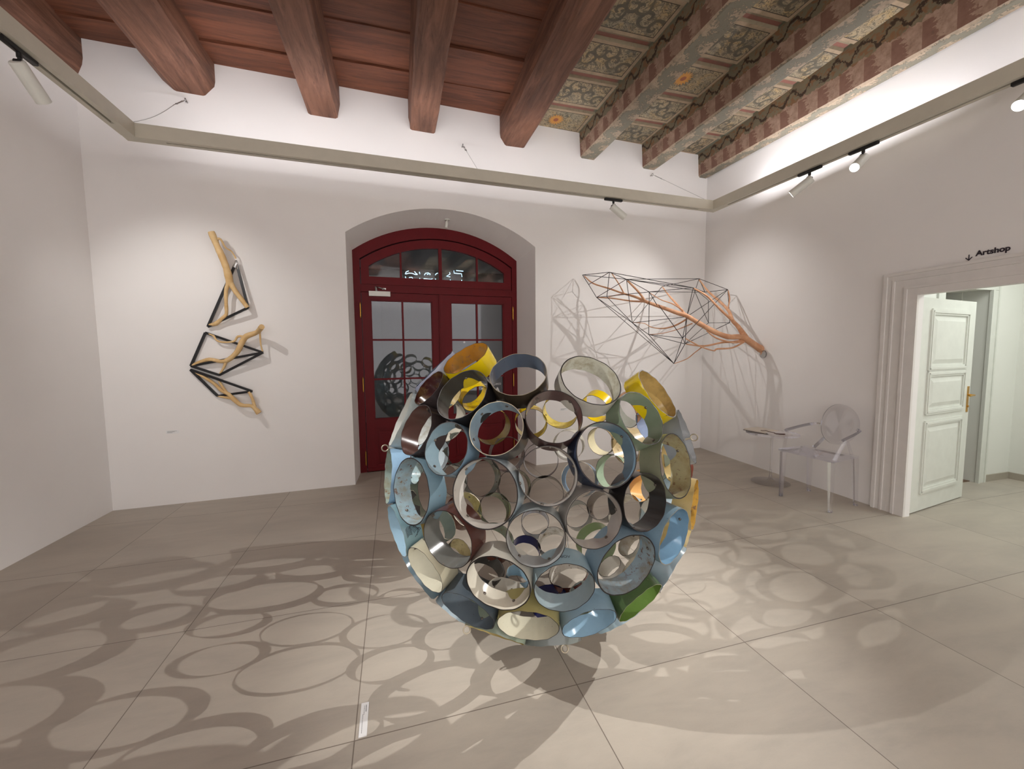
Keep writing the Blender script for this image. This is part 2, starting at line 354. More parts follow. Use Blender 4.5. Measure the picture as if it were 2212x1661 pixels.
# outer skin and depth of the wall
for i in range(len(o2)-1):
    wb.quad(bwp(*o2[i], -.5), bwp(*o2[i+1], -.5), bwp(*o2[i+1], -.62), bwp(*o2[i], -.62))
for a, b, c, d in (((-.1, -.05), (FA[0], -.05), (FA[0], CZ+.1), (-.1, CZ+.1)), ((FA[1], -.05), (LBW+.1, -.05), (LBW+.1, CZ+.1), (FA[1], CZ+.1))): wb.quad(bwp(*a, -.62), bwp(*b, -.62), bwp(*c, -.62), bwp(*d, -.62))
for i in range(len(A2)-1): wb.quad(bwp(*A2[i], -.62), bwp(*A2[i+1], -.62), bwp(A2[i+1][0], CZ+.1, -.62), bwp(A2[i][0], CZ+.1, -.62))
struct('wall_back', wb, M_WALL, fix=False)
lw = MB(); lw.hexa([lwp(-.3, -.05, -.2), lwp(-.3, -.05, 0), lwp(8.8, -.05, 0), lwp(8.8, -.05, -.2), lwp(-.3, CZ+.1, -.2), lwp(-.3, CZ+.1, 0), lwp(8.8, CZ+.1, 0), lwp(8.8, CZ+.1, -.2)])
struct('wall_left', lw, M_WALL)
# right wall with the shop doorway: opening from d=DO0 to DO1
DO0, DO1, DOH = 2.93, 4.45, 2.085
rw = MB()
def rbox(d0, d1, z0, z1, o0, o1, mb=None, mi=0):
    (mb or rw).hexa([rwp(d0, z0, o0), rwp(d0, z0, o1), rwp(d1, z0, o1), rwp(d1, z0, o0), rwp(d0, z1, o0), rwp(d0, z1, o1), rwp(d1, z1, o1), rwp(d1, z1, o0)], mi)
rbox(-.3, DO0, -.05, CZ+.1, -.06, 0); rbox(DO1, 9.3, -.05, CZ+.1, -.06, 0); rbox(DO0, DO1, DOH, CZ+.1, -.06, 0)
struct('wall_right', rw, M_WALL)
fw = MB(); fw.box((1., FY-.1, 2.3), (4.6, .1, 2.42)); struct('wall_front', fw, M_WALL)

# ------------------------------------------------------------------ ceiling: bare boards, then painted panels with battens
BEAMS = [(-2.97, .40, .30), (-1.925, .46, .27), (-.685, .36, .30), (.415, .33, .30), (1.60, .40, .27), (2.70, .30, .19), (3.74, .32, .18), (4.70, .18, .12)]  # centre x, width, underside width
YB = 5.6
bb = MB(); rnd = random.Random(4)
bays = [(BEAMS[i][0], BEAMS[i+1][0]) for i in range(7)]
for bi, (x0, x1) in enumerate(bays[:4]):
    y = 5.90; k = 0
    while y > FY-.3:
        wd = .545+rnd.uniform(-.03, .03); dz = rnd.uniform(0, .012); n = 6
        up = .026 if k % 2 else 0.
        vs = []
        for j in range(n+1):
            x = x0+(x1-x0)*j/n; vs += [(x, y-.004+rnd.uniform(-.003, .003), CZ+.004+dz), (x, y-wd+rnd.uniform(-.006, .006), CZ-.015+dz), (x, y-wd, CZ+.05), (x, y, CZ+.06)]
        fs = []
        for j in range(n):
            a = j*4; fs += [(a, a+4, a+5, a+1), (a+1, a+5, a+6, a+2), (a+2, a+6, a+7, a+3), (a+3, a+7, a+4, a)]
        bb.add(vs, fs, 0); y -= wd; k += 1
for bi, (x0, x1) in enumerate(bays[4:]):
    y = 5.43+.04*bi+.01; k = 0; x0 += (.18 if bi == 0 else .16); x1 -= .16
    bb.box(((x0+x1)/2, 5.7, CZ+.02), ((x1-x0)/2+.2, .3, .02), mi=1)
    while y > FY-.3:
        pw, sw = .475, .105
        m = 2 if (k*2+bi) % 5 == 0 else 1
        bb.quad((x0, y-pw, CZ-.012), (x1, y-pw, CZ-.012), (x1, y, CZ-.012), (x0, y, CZ-.012), m, [(0, 0), (1, 0), (1, 1), (0, 1)])
        bb.quad((x0-.2, y-pw, CZ-.012), (x0, y-pw, CZ-.012), (x0, y, CZ-.012), (x0-.2, y, CZ-.012), 3, [(.95, 0)]*4); bb.quad((x1, y-pw, CZ-.012), (x1+.2, y-pw, CZ-.012), (x1+.2, y, CZ-.012), (x1, y, CZ-.012), 3, [(.95, 0)]*4)
        for (ya, za, yb2, zb) in ((y-pw, CZ-.012, y-pw-.012, CZ+.015), (y-pw-sw, CZ-.012, y-pw-sw+.012, CZ+.015)):
            bb.quad((x0-.2, ya, za), (x1+.2, ya, za), (x1+.2, yb2, zb), (x0-.2, yb2, zb), 3, [(.5, 0)]*4)
        bb.quad((x0-.1, y-pw-sw, CZ+.015), (x1+.1, y-pw-sw, CZ+.015), (x1+.1, y-pw, CZ+.015), (x0-.1, y-pw, CZ+.015), 3, [(0, 0), (1, 0), (1, 1), (0, 1)])
        y -= pw+sw; k += 1
bb.box((2.3, 1.2, CZ+.16), (5.9, 5.0, .08))
struct('ceiling', bb, [M_BOARD, M_SCROLL, M_ROSE, M_STRIP])
BL_TXT = ['dark brown bare ceiling beam tight against the left wall', 'bare brown ceiling beam above the wire hook near the left corner', 'bare brown ceiling beam left of the arched door', 'bare brown cracked ceiling beam directly above the arched red door', 'bare brown ceiling beam bordering the painted panels',
    'painted ceiling beam nearest the bare wood half', 'painted ceiling beam with pink and grey vine underside, middle of the painted three', 'painted ceiling beam running along the top of the right wall']
for i, (cx, wd, ub) in enumerate(BEAMS):
    mb = MB(); n = 30; rr = random.Random(i); bz = 4.275
    if i < 5:
        prof = [(-wd/2, CZ+.02), (-wd/2, 4.42), (-wd/2+.01, 4.36), (-ub/2, bz+.012), (-ub/2+.02, bz), (ub/2-.02, bz), (ub/2, bz+.012), (wd/2-.01, 4.38), (wd/2, 4.44), (wd/2, CZ+.02)]
        vs = []
        for j in range(n+1):
            y = 5.75+(FY-.1-5.75)*j/n; wob = .008*math.sin(y*2.1+i)+rr.uniform(-.004, .004)
            for (px_, pz) in prof: vs.append((cx+px_+wob+rr.uniform(-.003, .003), y, pz+.008*math.sin(y*1.3+i*2)+rr.uniform(-.004, .004)*(pz < 4.5)))
        P = len(prof); fs = [(j*P+k, j*P+k+1, (j+1)*P+k+1, (j+1)*P+k) for j in range(n) for k in range(P-1)]
        fs += [(j*P+P-1, j*P, (j+1)*P, (j+1)*P+P-1) for j in range(n)]+[tuple(range(P)), tuple(n*P+k for k in range(P-1, -1, -1))]
        mb.add(vs, fs, 0); o = obj('ceiling_beam', mb, M_BEAM, loc=(cx, 1.0, 4.3))
    else:
        y0, y1 = 5.75, FY-.1
        c1 = .035
        prof = [(-wd/2, CZ+.02), (-wd/2+.02, bz+.02), (-wd/2+.04, bz), (-wd/2+.04+ub, bz), (wd/2-.01, bz+.06), (wd/2, CZ+.02)]
        for k in range(5):
            a, b = prof[k], prof[k+1]; side = k in (0, 4)
            va, vb = ((1, 0) if k == 0 else (0, 1)) if side else ((k-1)/3, k/3)
            if side: pass
            seg = 24
            for j in range(seg):
                ya = y0+(y1-y0)*j/seg; yb2 = y0+(y1-y0)*(j+1)/seg; wa = .006*math.sin(ya*3+i); wb_ = .006*math.sin(yb2*3+i)
                if i == 7: mb.quad((cx+a[0]+(ya-5.5)*.0607, ya, a[1]-(5.5-ya)*.045*(a[1] < 4.5)), (cx+b[0]+(ya-5.5)*.0607, ya, b[1]-(5.5-ya)*.045*(b[1] < 4.5)), (cx+b[0]+(yb2-5.5)*.0607, yb2, b[1]-(5.5-yb2)*.045*(b[1] < 4.5)), (cx+a[0]+(yb2-5.5)*.0607, yb2, a[1]-(5.5-yb2)*.045*(a[1] < 4.5)), 0 if side else 1, [(ya, va), (ya, vb), (yb2, vb), (yb2, va)]); continue
                mb.quad((cx+a[0]+wa, ya, a[1]+wa*.5), (cx+b[0]+wa, ya, b[1]+wa*.5), (cx+b[0]+wb_, yb2, b[1]+wb_*.5), (cx+a[0]+wb_, yb2, a[1]+wb_*.5), 0 if side else 1, [(ya, va), (ya, vb), (yb2, vb), (yb2, va)])
        mb.quad((cx-wd/2, y0, CZ), (cx+wd/2, y0, CZ), (cx-wd/2+.04+ub, y0, bz), (cx-wd/2+.04, y0, bz), 0, [(0, 0)]*4)
        o = obj('ceiling_beam', mb, [M_PSIDE, M_PBOT], loc=(cx, 1.0, 4.3), fix=False)
    tag(o, BL_TXT[i], 'beam', 'bare brown ceiling beams' if i < 5 else 'painted ceiling beams')

# ------------------------------------------------------------------ arched red door
DO = -.5
def dp(s, z, off=0.): return bwp(s, z, DO+off)
def dbox(mb, s0, s1, z0, z1, o0, o1, mi=0):
    mb.hexa([dp(s0, z0, o0), dp(s0, z0, o1), dp(s1, z0, o1), dp(s1, z0, o0), dp(s0, z1, o0), dp(s0, z1, o1), dp(s1, z1, o1), dp(s1, z1, o0)], mi)
def dring(mb, outer, inner, o0, o1):   # closed band between two outlines of equal length
    n = len(outer)
    for i in range(n):
        j = (i+1) % n
        for (a, b, oa, ob) in ((outer, inner, o1, o1), (outer, inner, o0, o0)): mb.quad(dp(*a[i], oa), dp(*a[j], oa), dp(*b[j], ob), dp(*b[i], ob))
        for a in (outer, inner): mb.quad(dp(*a[i], o0), dp(*a[j], o0), dp(*a[j], o1), dp(*a[i], o1))
d1 = thing('door_1', dp(3.53, 0), None, None, None, 'structure')
d1['label'] = 'arched dark red double door with glazed leaves and fanlight in the back wall'; d1['category'] = 'door'
f = MB(); ao = arch(*FA); ai = arch(2.49, 4.58, 2.83, 3.155)
dring(f, [(FA[0], .0)]+ao+[(FA[1], .0)], [(2.49, .0)]+ai+[(4.58, .0)], -.09, .0)
f.v = f.v; dbox(f, 2.49, 4.58, 2.405, 2.475, -.09, .012); dbox(f, 2.49, 4.58, 2.475, 2.505, -.09, -.01)
obj('door_frame', f, M_RED, d1)
# fanlight sash
ft = MB(); so = arch(2.50, 4.57, 2.815, 3.14); si = arch(2.60, 4.463, 2.745, 3.028)
dring(ft, [(2.50, 2.507)]+so+[(4.57, 2.507)], [(2.60, 2.608)]+si+[(4.463, 2.608)], -.06, -.005)
for s_, w_ in ((3.008, .012), (3.537, .022), (4.06, .012)):
    zz = [z for (a, z) in si if abs(a-s_) < .06]; dbox(ft, s_-w_, s_+w_, 2.60, (sum(zz)/len(zz))+.01, -.045, -.012)
fo = obj('fanlight', ft, M_RED, d1)
g = MB(); g.add([dp(a, z, -.03) for a, z in [(2.60, 2.60)]+si+[(4.463, 2.60)]], [tuple(range(len(si)+2))]); obj('pane', g, M_GLASS, fo, fix=False)
# leaves
def leaf(s0, s1, g0, g1, mid, hin):
    L = MB(); z0, z1, gb, gt = .012, 2.40, .712, 2.305
    dbox(L, s0, g0, z0, z1, -.05, .004); dbox(L, g1, s1, z0, z1, -.05, .004); dbox(L, g0, g1, gt, z1, -.05, .004); dbox(L, g0, g1, .60, gb, -.05, .004); dbox(L, g0, g1, z0, .085, -.05, .004)
    dbox(L, g0, g1, .085, .60, -.04, -.016)                                   # sunk panel and its raised field
    for (a, b, o) in ((.05, .05, -.004), (.085, .085, .002)): dbox(L, g0+a, g1-a, .085+b, .60-b, -.03, o)
    for (a, b, c, d) in ((g0, g0+.018, .085, .60), (g1-.018, g1, .085, .60), (g0, g1, .085, .103), (g0, g1, .582, .60)): dbox(L, a, b, c, d, -.03, .0)
    for (a, b, c, d) in ((g0, g0+.014, gb, gt), (g1-.014, g1, gb, gt), (g0, g1, gb, gb+.014), (g0, g1, gt-.014, gt)): dbox(L, a, b, c, d, -.04, -.004)
    dbox(L, mid-.012, mid+.012, gb, gt, -.04, -.010)
    for z in (1.253, 1.780): dbox(L, g0, g1, z-.012, z+.012, -.04, -.010)
    dbox(L, s0, s1, .012, .06, .0, .012)
    o = obj('door_leaf', L, M_RED, d1)
    G = MB(); G.quad(dp(g0, gb, -.028), dp(g1, gb, -.028), dp(g1, gt, -.028), dp(g0, gt, -.028)); obj('pane', G, M_GLASS, o, fix=False)
    for z in (2.165, 1.19, .20):
        H = MB(); c = dp(hin, z, .022); up = np.array([0, 0, 1.])
        H.tube([c-up*.08, c+up*.08], .0085, 10); H.tube([c-up*.1, c-up*.095, c-up*.082], [.002, .007, .006], 8); H.tube([c+up*.082, c+up*.095, c+up*.1], [.006, .007, .002], 8); obj('hinge', H, M_BRASS, o)
    return o
lf1 = leaf(2.497, 3.500, 2.605, 3.412, 3.014, 2.478); lf2 = leaf(3.556, 4.573, 3.668, 4.448, 4.048, 4.586)
mb = MB(); dbox(mb, 3.500, 3.556, .012, 2.40, -.05, .022); dbox(mb, 3.516, 3.540, .012, 2.40, .022, .030); obj('meeting_stile', mb, M_RED, d1)
cl = MB(); dbox(cl, 2.59, 2.858, 2.350, 2.412, .004, .055); c1 = obj('door_closer', cl, M_LAMPW, lf1)
ar = MB(); ar.tube([dp(2.685, 2.41, .03), dp(2.68, 2.475, .03)], .014, 8); ar.tube([dp(2.68, 2.47, .035), dp(2.71, 2.455, .09), dp(2.79, 2.44, .05)], .007, 8); ar.box(dp(2.78, 2.445, .04), (.025, .01, .01), TW, NW); obj('closer_arm', ar, M_STEELW, c1)
st = MB(); st.lathe([(0, .002), (.014, .002), (.014, 0)], dp(3.859, 1.748, -.027), NW, 20); obj('round_sticker', st, M_LABEL, lf2)
# vinyl lettering on the pane, facing the street (seen reversed from inside)
def text_mesh(body, size, extrude=.0008, bold=0., align='LEFT'):
    cu = bpy.data.curves.new('txt', 'FONT'); cu.body = body; cu.size = size; cu.extrude = extrude; cu.offset = bold; cu.align_x = align
    o = bpy.data.objects.new('txt', cu); COL.objects.link(o); bpy.context.view_layer.update()
    me = bpy.data.meshes.new_from_object(o.evaluated_get(bpy.context.evaluated_depsgraph_get())); bpy.data.objects.remove(o); return me
def text_obj(name, body, size, org, X, Y, mat, parent=None, bold=0., width=None, extrude=.0008):
    me = text_mesh(body, size, extrude, bold); xs = [v.co.x for v in me.vertices]; k = 1.
    if width: k = width/(max(xs)-min(xs))
    x0 = min(xs); X = np.array(X, float); Y = np.array(Y, float); Z = np.cross(X, Y); off = root_loc(parent) if parent else np.array(org, float)
    for v in me.vertices:
        p = np.array(org, float)+X*(v.co.x-x0)*k+Y*v.co.y+Z*v.co.z-off; v.co = p
    me.materials.clear(); me.materials.append(mat); me.name = name
    o = bpy.data.objects.new(name, me); COL.objects.link(o)
    if parent: o.parent = parent
    else: o.location = org
    return o
UP = np.array([0, 0, 1.])
text_obj('pane_lettering', 'CONTEMPORARY', .040, dp(4.404, 1.118, -.0265), -TW, UP, M_LABEL, lf2, .0006, .302)
text_obj('pane_lettering', 'ART', .150, dp(4.404, .975, -.0265), -TW, UP, M_LABEL, lf2, .003, .302)
text_obj('pane_lettering', 'GALLERY', .072, dp(4.404, .885, -.0265), -TW, UP, M_LABEL, lf2, .001, .302)
pt = MB(); rr = random.Random(9)
for i in range(330):     # engraved scribble picture printed behind the lettering
    s_ = 4.21+rr.gauss(0, .12); z_ = .99+rr.gauss(0, .13)
    if not (4.07 < s_ < 4.44 and .74 < z_ < 1.24) or (4.09 < s_ < 4.42 and .87 < z_ < 1.16 and rr.random() < .0): continue
    a = rr.uniform(0, 6.28); l = rr.uniform(.01, .03); pts = []
    for q in range(4): pts.append(dp(s_+l*math.cos(a)*q/3, z_+l*math.sin(a)*q/3, -.0275)); a += rr.uniform(-.6, .6)
    pt.tube(pts, .0012, 3, cap=False)
obj('printed_drawing', pt, plain('print_dark_ink', (40, 40, 38), .7), lf2)

# outside: pavement and a grey house front across the lane, a neon shop sign in the window opposite
ex = MB(); ex.box((2.2, 9.2, -.06), (5.5, 3.2, .05)); e1 = struct('ground', ex, plain('pavement', (96, 96, 94), .8))
fx = MB(); fx.box((2.2, 10.2, 2.8), (5.5, .15, 2.9)); fx.box((-.6, 10.0, 1.6), (.35, .06, 1.3)); fx.box((3.1, 10.0, 1.6), (.35, .06, 1.3)); fx.box((2.2, 9.98, 3.6), (5.5, .1, .09)); struct('wall_across_lane', fx, plain('grey_render', (150, 150, 148), .9))
NEON = emit('neon_blue_white', (.45, .75, 1., 1), 2.2)
hs = thing('neon_sign', bwp(3.45, 2.70, -.86), 'small blue-white neon lettering glowing behind the fanlight', 'neon sign')
for st_ in ([(660, 800), (672, 775), (700, 764)], [(668, 800), (700, 790), (740, 792), (775, 806), (800, 806)], [(765, 770), (780, 790), (800, 806)], [(662, 828), (668, 856)], [(705, 840), (735, 836), (750, 858)], [(822, 776), (826, 800)], [(824, 846), (828, 862)],
            [(878, 812), (890, 792), (920, 786), (945, 800), (940, 812)], [(870, 852), (905, 856), (960, 862), (968, 850)], [(908, 806), (925, 802)], [(1002, 812), (1012, 796), (1030, 790)], [(1004, 852), (1008, 872)],
            [(1166, 780), (1170, 800), (1130, 826), (1172, 832)], [(1172, 862), (1174, 886)], [(1214, 762), (1216, 790), (1300, 798), (1306, 832)], [(1302, 866), (1304, 892)], [(1240, 760), (1320, 768)]):
    ns = MB(); ns.tube([on_plane(750+x/5.267, 440+y/5.267, bwp(0, 0, -.85), NW) for x, y in st_], .0055, 6); obj('neon_tube', ns, NEON, hs)
bk = MB(); bk.box(bwp(3.45, 2.648, -.89), (.46, .006, .012), TW, NW); bk.tube([bwp(3.06, 2.65, -.88), bwp(3.06, 2.65, -.62)], .005, 6); bk.tube([bwp(3.86, 2.65, -.88), bwp(3.86, 2.65, -.62)], .005, 6); obj('sign_rail', bk, M_BLKSTEEL, hs)

# sensor bracket on the soffit of the arch
sx = thing('door_sensor', bwp(3.587, 3.36, -.25), 'small white cylindrical sensor under the crown of the arch', 'sensor')
b = MB(); b.lathe([(0, 0), (.035, 0), (.035, -.012), (0, -.012)], bwp(3.6, 3.350, -.25), UP, 20); b.tube([bwp(3.6, 3.35, -.25), bwp(3.59, 3.30, -.25)], .008, 8); obj('bracket', b, M_LAMPW, sx)
b = MB(); b.tube([bwp(3.592, 3.315, -.25), bwp(3.58, 3.235, -.24)], .018, 14); obj('sensor_body', b, M_LAMPW, sx)

# ------------------------------------------------------------------ suspended track rail
RZ = 3.5
LC, RC = np.array([-2.155, 4.535, 0]), np.array([4.265, 4.79, 0])
LE, RE = np.array([-2.24, -1.9, 0]), np.array([4.46, -1.9, 0])
rail = thing('track_rail', (1.05, 1.4, RZ), 'beige suspended lighting rail running round the room below the beams', 'lighting rail')
def railseg(a, b, inner, ends=(.25, .25), e=.05):
    d = (b-a); L = np.linalg.norm(d); d = d/L; nrm = np.cross(d, UP)*inner; m = MB()
    hw, hh = .05, .12
    def P(t, o, z): return a+d*t+nrm*o+UP*(RZ+z)
    m.hexa([P(-e, -hw, 0), P(L+e, -hw, 0), P(L+e, -.012, 0), P(-e, -.012, 0), P(-e, -hw, hh), P(L+e, -hw, hh), P(L+e, -.012, hh), P(-e, -.012, hh)])
    m.hexa([P(-e, .012, 0), P(L+e, .012, 0), P(L+e, hw, 0), P(-e, hw, 0), P(-e, .012, hh), P(L+e, .012, hh), P(L+e, hw, hh), P(-e, hw, hh)])
    m.hexa([P(.2, -.012, .02), P(L-.2, -.012, .02), P(L-.2, .012, .02), P(.2, .012, .02), P(.2, -.012, hh-.02), P(L-.2, -.012, hh-.02), P(L-.2, .012, hh-.02), P(.2, .012, hh-.02)], 1)
    # solid infill between track lengths
    for (t0, t1) in [(-e, ends[0]), (L-ends[1], L+e)]+[(k-.11, k+.11) for k in np.arange(3.1, L-.6, 3.1)]:
        m.hexa([P(t0, -.0125, 0), P(t1, -.0125, 0), P(t1, .0125, 0), P(t0, .0125, 0), P(t0, -.0125, hh), P(t1, -.0125, hh), P(t1, .0125, hh), P(t0, .0125, hh)])
    return obj('rail_length', m, [M_RAIL, M_SLOT], rail)
railseg(LC, RC, 1); railseg(LE, LC, 1, e=-.0505); railseg(RC, RE, 1, e=-.0505); railseg(RE, LE, 1)
led = MB()
LEDM = emit('led_strip_glow', (1, .96, .97, 1), 2.)
for a, b in ((LC, RC), (LE, LC), (RC, RE), (RE, LE)):
    d = (b-a)/np.linalg.norm(b-a); q = np.cross(d, UP)*.008
    led.quad(a-q+UP*(RZ+.105), b-q+UP*(RZ+.105), b+q+UP*(RZ+.105), a+q+UP*(RZ+.105))
obj('led_strip', led, LEDM, rail, fix=False)
for i, (hk, rp, lab) in enumerate((((405, 222), LC+UP*(RZ+.13)+np.array([.03, -.03, 0]), 'steel cable and turnbuckle from wall hook to left rail corner'), ((998, 318), bwp(4.0, 0)*0+on_z(1035, 371, RZ+.12), 'thin steel cable and hook above the arched door'), ((1405, 380), RC+UP*(RZ+.13)+np.array([-.1, 0, 0]), 'thin steel cable with turnbuckle near the right room corner'))):
    h = on_plane(*hk, bwp(0, 0), NW); a = h+NW*.05; t = thing('hanger_cable', h, lab, 'cable', 'cables holding the lighting rail')
    m = MB(); m.tube([h, h+NW*.03], .007, 8); th = [h+NW*.045+np.array([0, 0, 0])+.018*(NW*math.cos(q)+UP*math.sin(q)) for q in np.linspace(0, 6.0, 14)]; m.tube(th, .004, 6); obj('eye_bolt', m, M_STEELW, t)
    d = (rp-a); L = np.linalg.norm(d); d /= L; m = MB()
    sd = np.cross(d, UP); sd /= np.linalg.norm(sd)
    for q in (-1, 1): m.tube([a+d*.06+sd*.008*q, a+d*.16+sd*.008*q], .0035, 6)
    m.tube([a, a+d*.07], .003, 6); m.tube([a+d*.15, a+d*.22], .003, 6); m.box(a+d*.06, (.012, .006, .006), sd, d); m.box(a+d*.16, (.012, .006, .006), sd, d)
    obj('turnbuckle', m, M_STEELW, t)
    m = MB(); sag = .03 if i == 0 else 0.
    m.tube([a+d*(.2+(L-.2)*k/8)-UP*sag*math.sin(math.pi*k/8) for k in range(9)], .0028 if i == 0 else .0018, 5); obj('steel_cable', m, M_STEELW, t)

# ------------------------------------------------------------------ track spotlights
LENS_ON = emit('lamp_lens_lit', (1, .98, 1., 1), 14.)
def spot(base, along, target, label, power, cone, blend=.6, color=WARM, hang=.09, length=.22, rad=.042, spots=True, soft=.012):
    base = np.array(base, float); t = thing('track_spotlight', base+UP*RZ, label, 'spotlight', 'spotlights on the suspended rail')
    al = np.array(along, float); al /= np.linalg.norm(al); sd = np.cross(al, UP)
    m = MB(); m.box(base+UP*(RZ-.0148), (.125, .017, .014), al, sd, UP, bev=.004); m.box(base+UP*(RZ+.006), (.1, .009, .011), al, sd, UP); m.tube([base+UP*(RZ-.02), base+UP*(RZ-.055)], .014, 12); obj('track_adapter', m, M_BLACK, t)
    pv = base+UP*(RZ-hang); d = np.array(target, float)-pv; d /= np.linalg.norm(d)
    m = MB(); m.tube([base+UP*(RZ-.05), pv], .010, 10); m.lathe([(0, -.02), (.024, -.02), (.024, .02), (0, .02)], pv, sd, 14); obj('swivel_joint', m, M_BLACK, t)
    c0 = pv-d*.03-UP*.02; c1_ = c0+d*length
    m = MB(); m.lathe([(0, 0), (rad*.88, 0), (rad, .006), (rad, length), (rad-.004, length), (rad-.004, length-.02), (0, length-.02)], c0, d, 28); bd = obj('lamp_head', m, M_LAMPW, t)
    m = MB(); m.lathe([(0, length-.017), (rad-.006, length-.017), (rad-.006, length-.019)], c0, d, 24); obj('lens', m, LENS_ON, bd)
    if spots:
        L = bpy.data.lights.new('spot_beam', 'SPOT'); L.energy = power; L.spot_size = math.radians(cone); L.spot_blend = blend; L.shadow_soft_size = soft; L.color = color
        o = bpy.data.objects.new('spot_beam', L); COL.objects.link(o); o.location = tuple(c1_+d*.012-(base+UP*RZ)); o.parent = t
        o.rotation_euler = Vector(tuple(d)).to_track_quat('-Z', 'Y').to_euler()
    return t
aL = LC-LE; aB = RC-LC; aR = RE-RC
def onrail(a, b, y): k = (y-a[1])/(b[1]-a[1]); return a+(b-a)*k
def onrailx(x): k = (x-LC[0])/(RC[0]-LC[0]); return LC+(RC-LC)*k
spot(onrail(LE, LC, 3.42), aL, (-1.95, 5.2, 1.75), 'white spotlight on the left rail, upper left corner of the room', 42, 80, 1.)
spot(onrailx(2.70), aB, (4.72, 4.55, 2.0), 'only white spotlight on the back rail, right of the arched door', 40, 72, 1.)
spot(onrail(RC, RE, 3.46), aR, (3.1, 5.4, 1.9), 'white spotlight on the right rail nearest the far corner', 74, 76, 1.)
spot(onrail(RC, RE, 2.95), aR, (.0, 2.0, .2), 'glowing white spotlight on the right rail, second from the far corner', 12, 60, 1.)
spot(onrail(RC, RE, 1.87), aR, (.6, 2.3, .1), 'glowing white spotlight on the right rail cut by the right picture edge', 450, 49, 1.)
spot(onrail(LE, LC, 2.0), aL, (1.1, 2.25, .1), 'white spotlight on the left rail aimed at the ring sphere', 270, 46, 1.)
spot(np.array([.4, -1.9, 0]), aB, (1.8, .6, 0), 'added unseen white fill spotlight on the rail behind the viewer', 8, 100, 1.)  # added out-of-view lamp, weak fill from the camera side


# ------------------------------------------------------------------ left wall sculpture: peeled branches in three black steel tetrahedra
def ap(x, y, off):
    off *= (.24 if y > 865 else .62)
    if y > 865: off += .012
    return on_plane(350+x/3.3233, 450+y/3.3233, bwp(0, 0, off), NW)
def artpx(r): return r/3.3233*5.6/885*.5*1.9
def branchset(t, name, mat, sets, f, pxk):
    for pts in sets:
        P = [f(*p[:2], p[3]) for p in pts]; R_ = [p[2]*pxk for p in pts]; a, b = bez(P, R_, 4)
        rr = random.Random(int(pts[0][0])); b = [q*(1+rr.uniform(-.07, .07)) for q in b]
        m = MB(); m.tube(a, b, 10); obj(name, m, mat, t)
def bars(t, name, V, E, f, w, mat):
    for a, b in E:
        A, B = f(*V[a]), f(*V[b]); d = B-A; L = np.linalg.norm(d); d /= L; s1 = np.cross(d, NW); s1 /= np.linalg.norm(s1); s2 = np.cross(d, s1)
        m = MB(); m.box((A+B)/2, (w, w, L/2), s1, s2, d); obj(name, m, mat, t)
K = .0056/3.3233
tA = thing('branch_sculpture', ap(400, 500, 0), 'topmost of three pale peeled branches framed by black bars, left of door', 'wall sculpture', 'branch and bar sculptures left of the door')
VA = dict(a=(533, 388, .10), b=(330, 850, .05), c=(618, 714, .16)); bars(tA, 'steel_bar', VA, (('a', 'b'), ('a', 'c'), ('b', 'c')), ap, .012, M_BLKSTEEL)
branchset(tA, 'branch', M_PALEWOOD, ([(353, 168, 19, .30), (372, 215, 20, .29), (395, 270, 17, .27), (430, 345, 21, .25), (462, 430, 19, .22), (480, 500, 22, .20), (487, 545, 20, .18)],
    [(487, 530, 17, .19), (530, 600, 15, .18), (580, 665, 14, .17), (614, 712, 13, .165)], [(480, 530, 14, .19), (460, 590, 11, .18), (460, 680, 10, .16), (462, 755, 10, .12), (440, 785, 12, .10), (385, 828, 13, .07), (340, 836, 9, .05)],
    [(385, 225, 12, .28), (420, 222, 6, .27), (455, 280, 5, .22), (500, 310, 4, .16), (530, 360, 5, .11)]), ap, K*.98)
m = MB(); m.tube([ap(530, 372, .105), ap(533, 395, .10), ap(522, 425, .098)], [.010, .022, .016], 8); m.tube([ap(533, 385, .10), ap(546, 440, .108)], [.016, .014], 8); obj('silver_node', m, plain('crumpled_foil', (200, 200, 200), .3, .9), tA)
tB = thing('branch_sculpture', ap(480, 1020, 0), 'middle of three pale peeled branches in black bars, projecting towards the door', 'wall sculpture', 'branch and bar sculptures left of the door')
VB = dict(a=(312, 893, .03), b=(208, 1132, .03), c=(725, 1035, .32), d=(412, 1197, .05)); bars(tB, 'steel_bar', VB, (('a', 'b'), ('a', 'c'), ('b', 'c'), ('b', 'd'), ('d', 'c')), ap, .012, M_BLKSTEEL)
branchset(tB, 'branch', M_PALEWOOD, ([(212, 1130, 7, .03), (265, 1106, 11, .06), (340, 1085, 12, .10), (420, 1098, 13, .15), (480, 1085, 16, .19), (540, 1030, 17, .24), (575, 960, 18, .29), (607, 918, 18, .32), (680, 890, 14, .38), (716, 850, 18, .42)],
    [(600, 922, 8, .31), (545, 920, 7, .28), (515, 955, 6, .24), (430, 960, 6, .18), (390, 945, 6, .14), (370, 915, 7, .10), (320, 895, 5, .04)], [(703, 885, 6, .40), (708, 970, 5, .37), (722, 1030, 5, .33)], [(460, 1095, 10, .17), (445, 1140, 8, .12), (412, 1195, 5, .06)]), ap, K*.98)
tC = thing('branch_sculpture', ap(450, 1320, 0), 'lowest of three pale peeled branches in black bars, hanging downward', 'wall sculpture', 'branch and bar sculptures left of the door')
VC = dict(a=(205, 1158, .03), b=(400, 1347, .04), c=(647, 1313, .30)); bars(tC, 'steel_bar', VC, (('a', 'b'), ('a', 'c'), ('b', 'c')), ap, .012, M_BLKSTEEL)
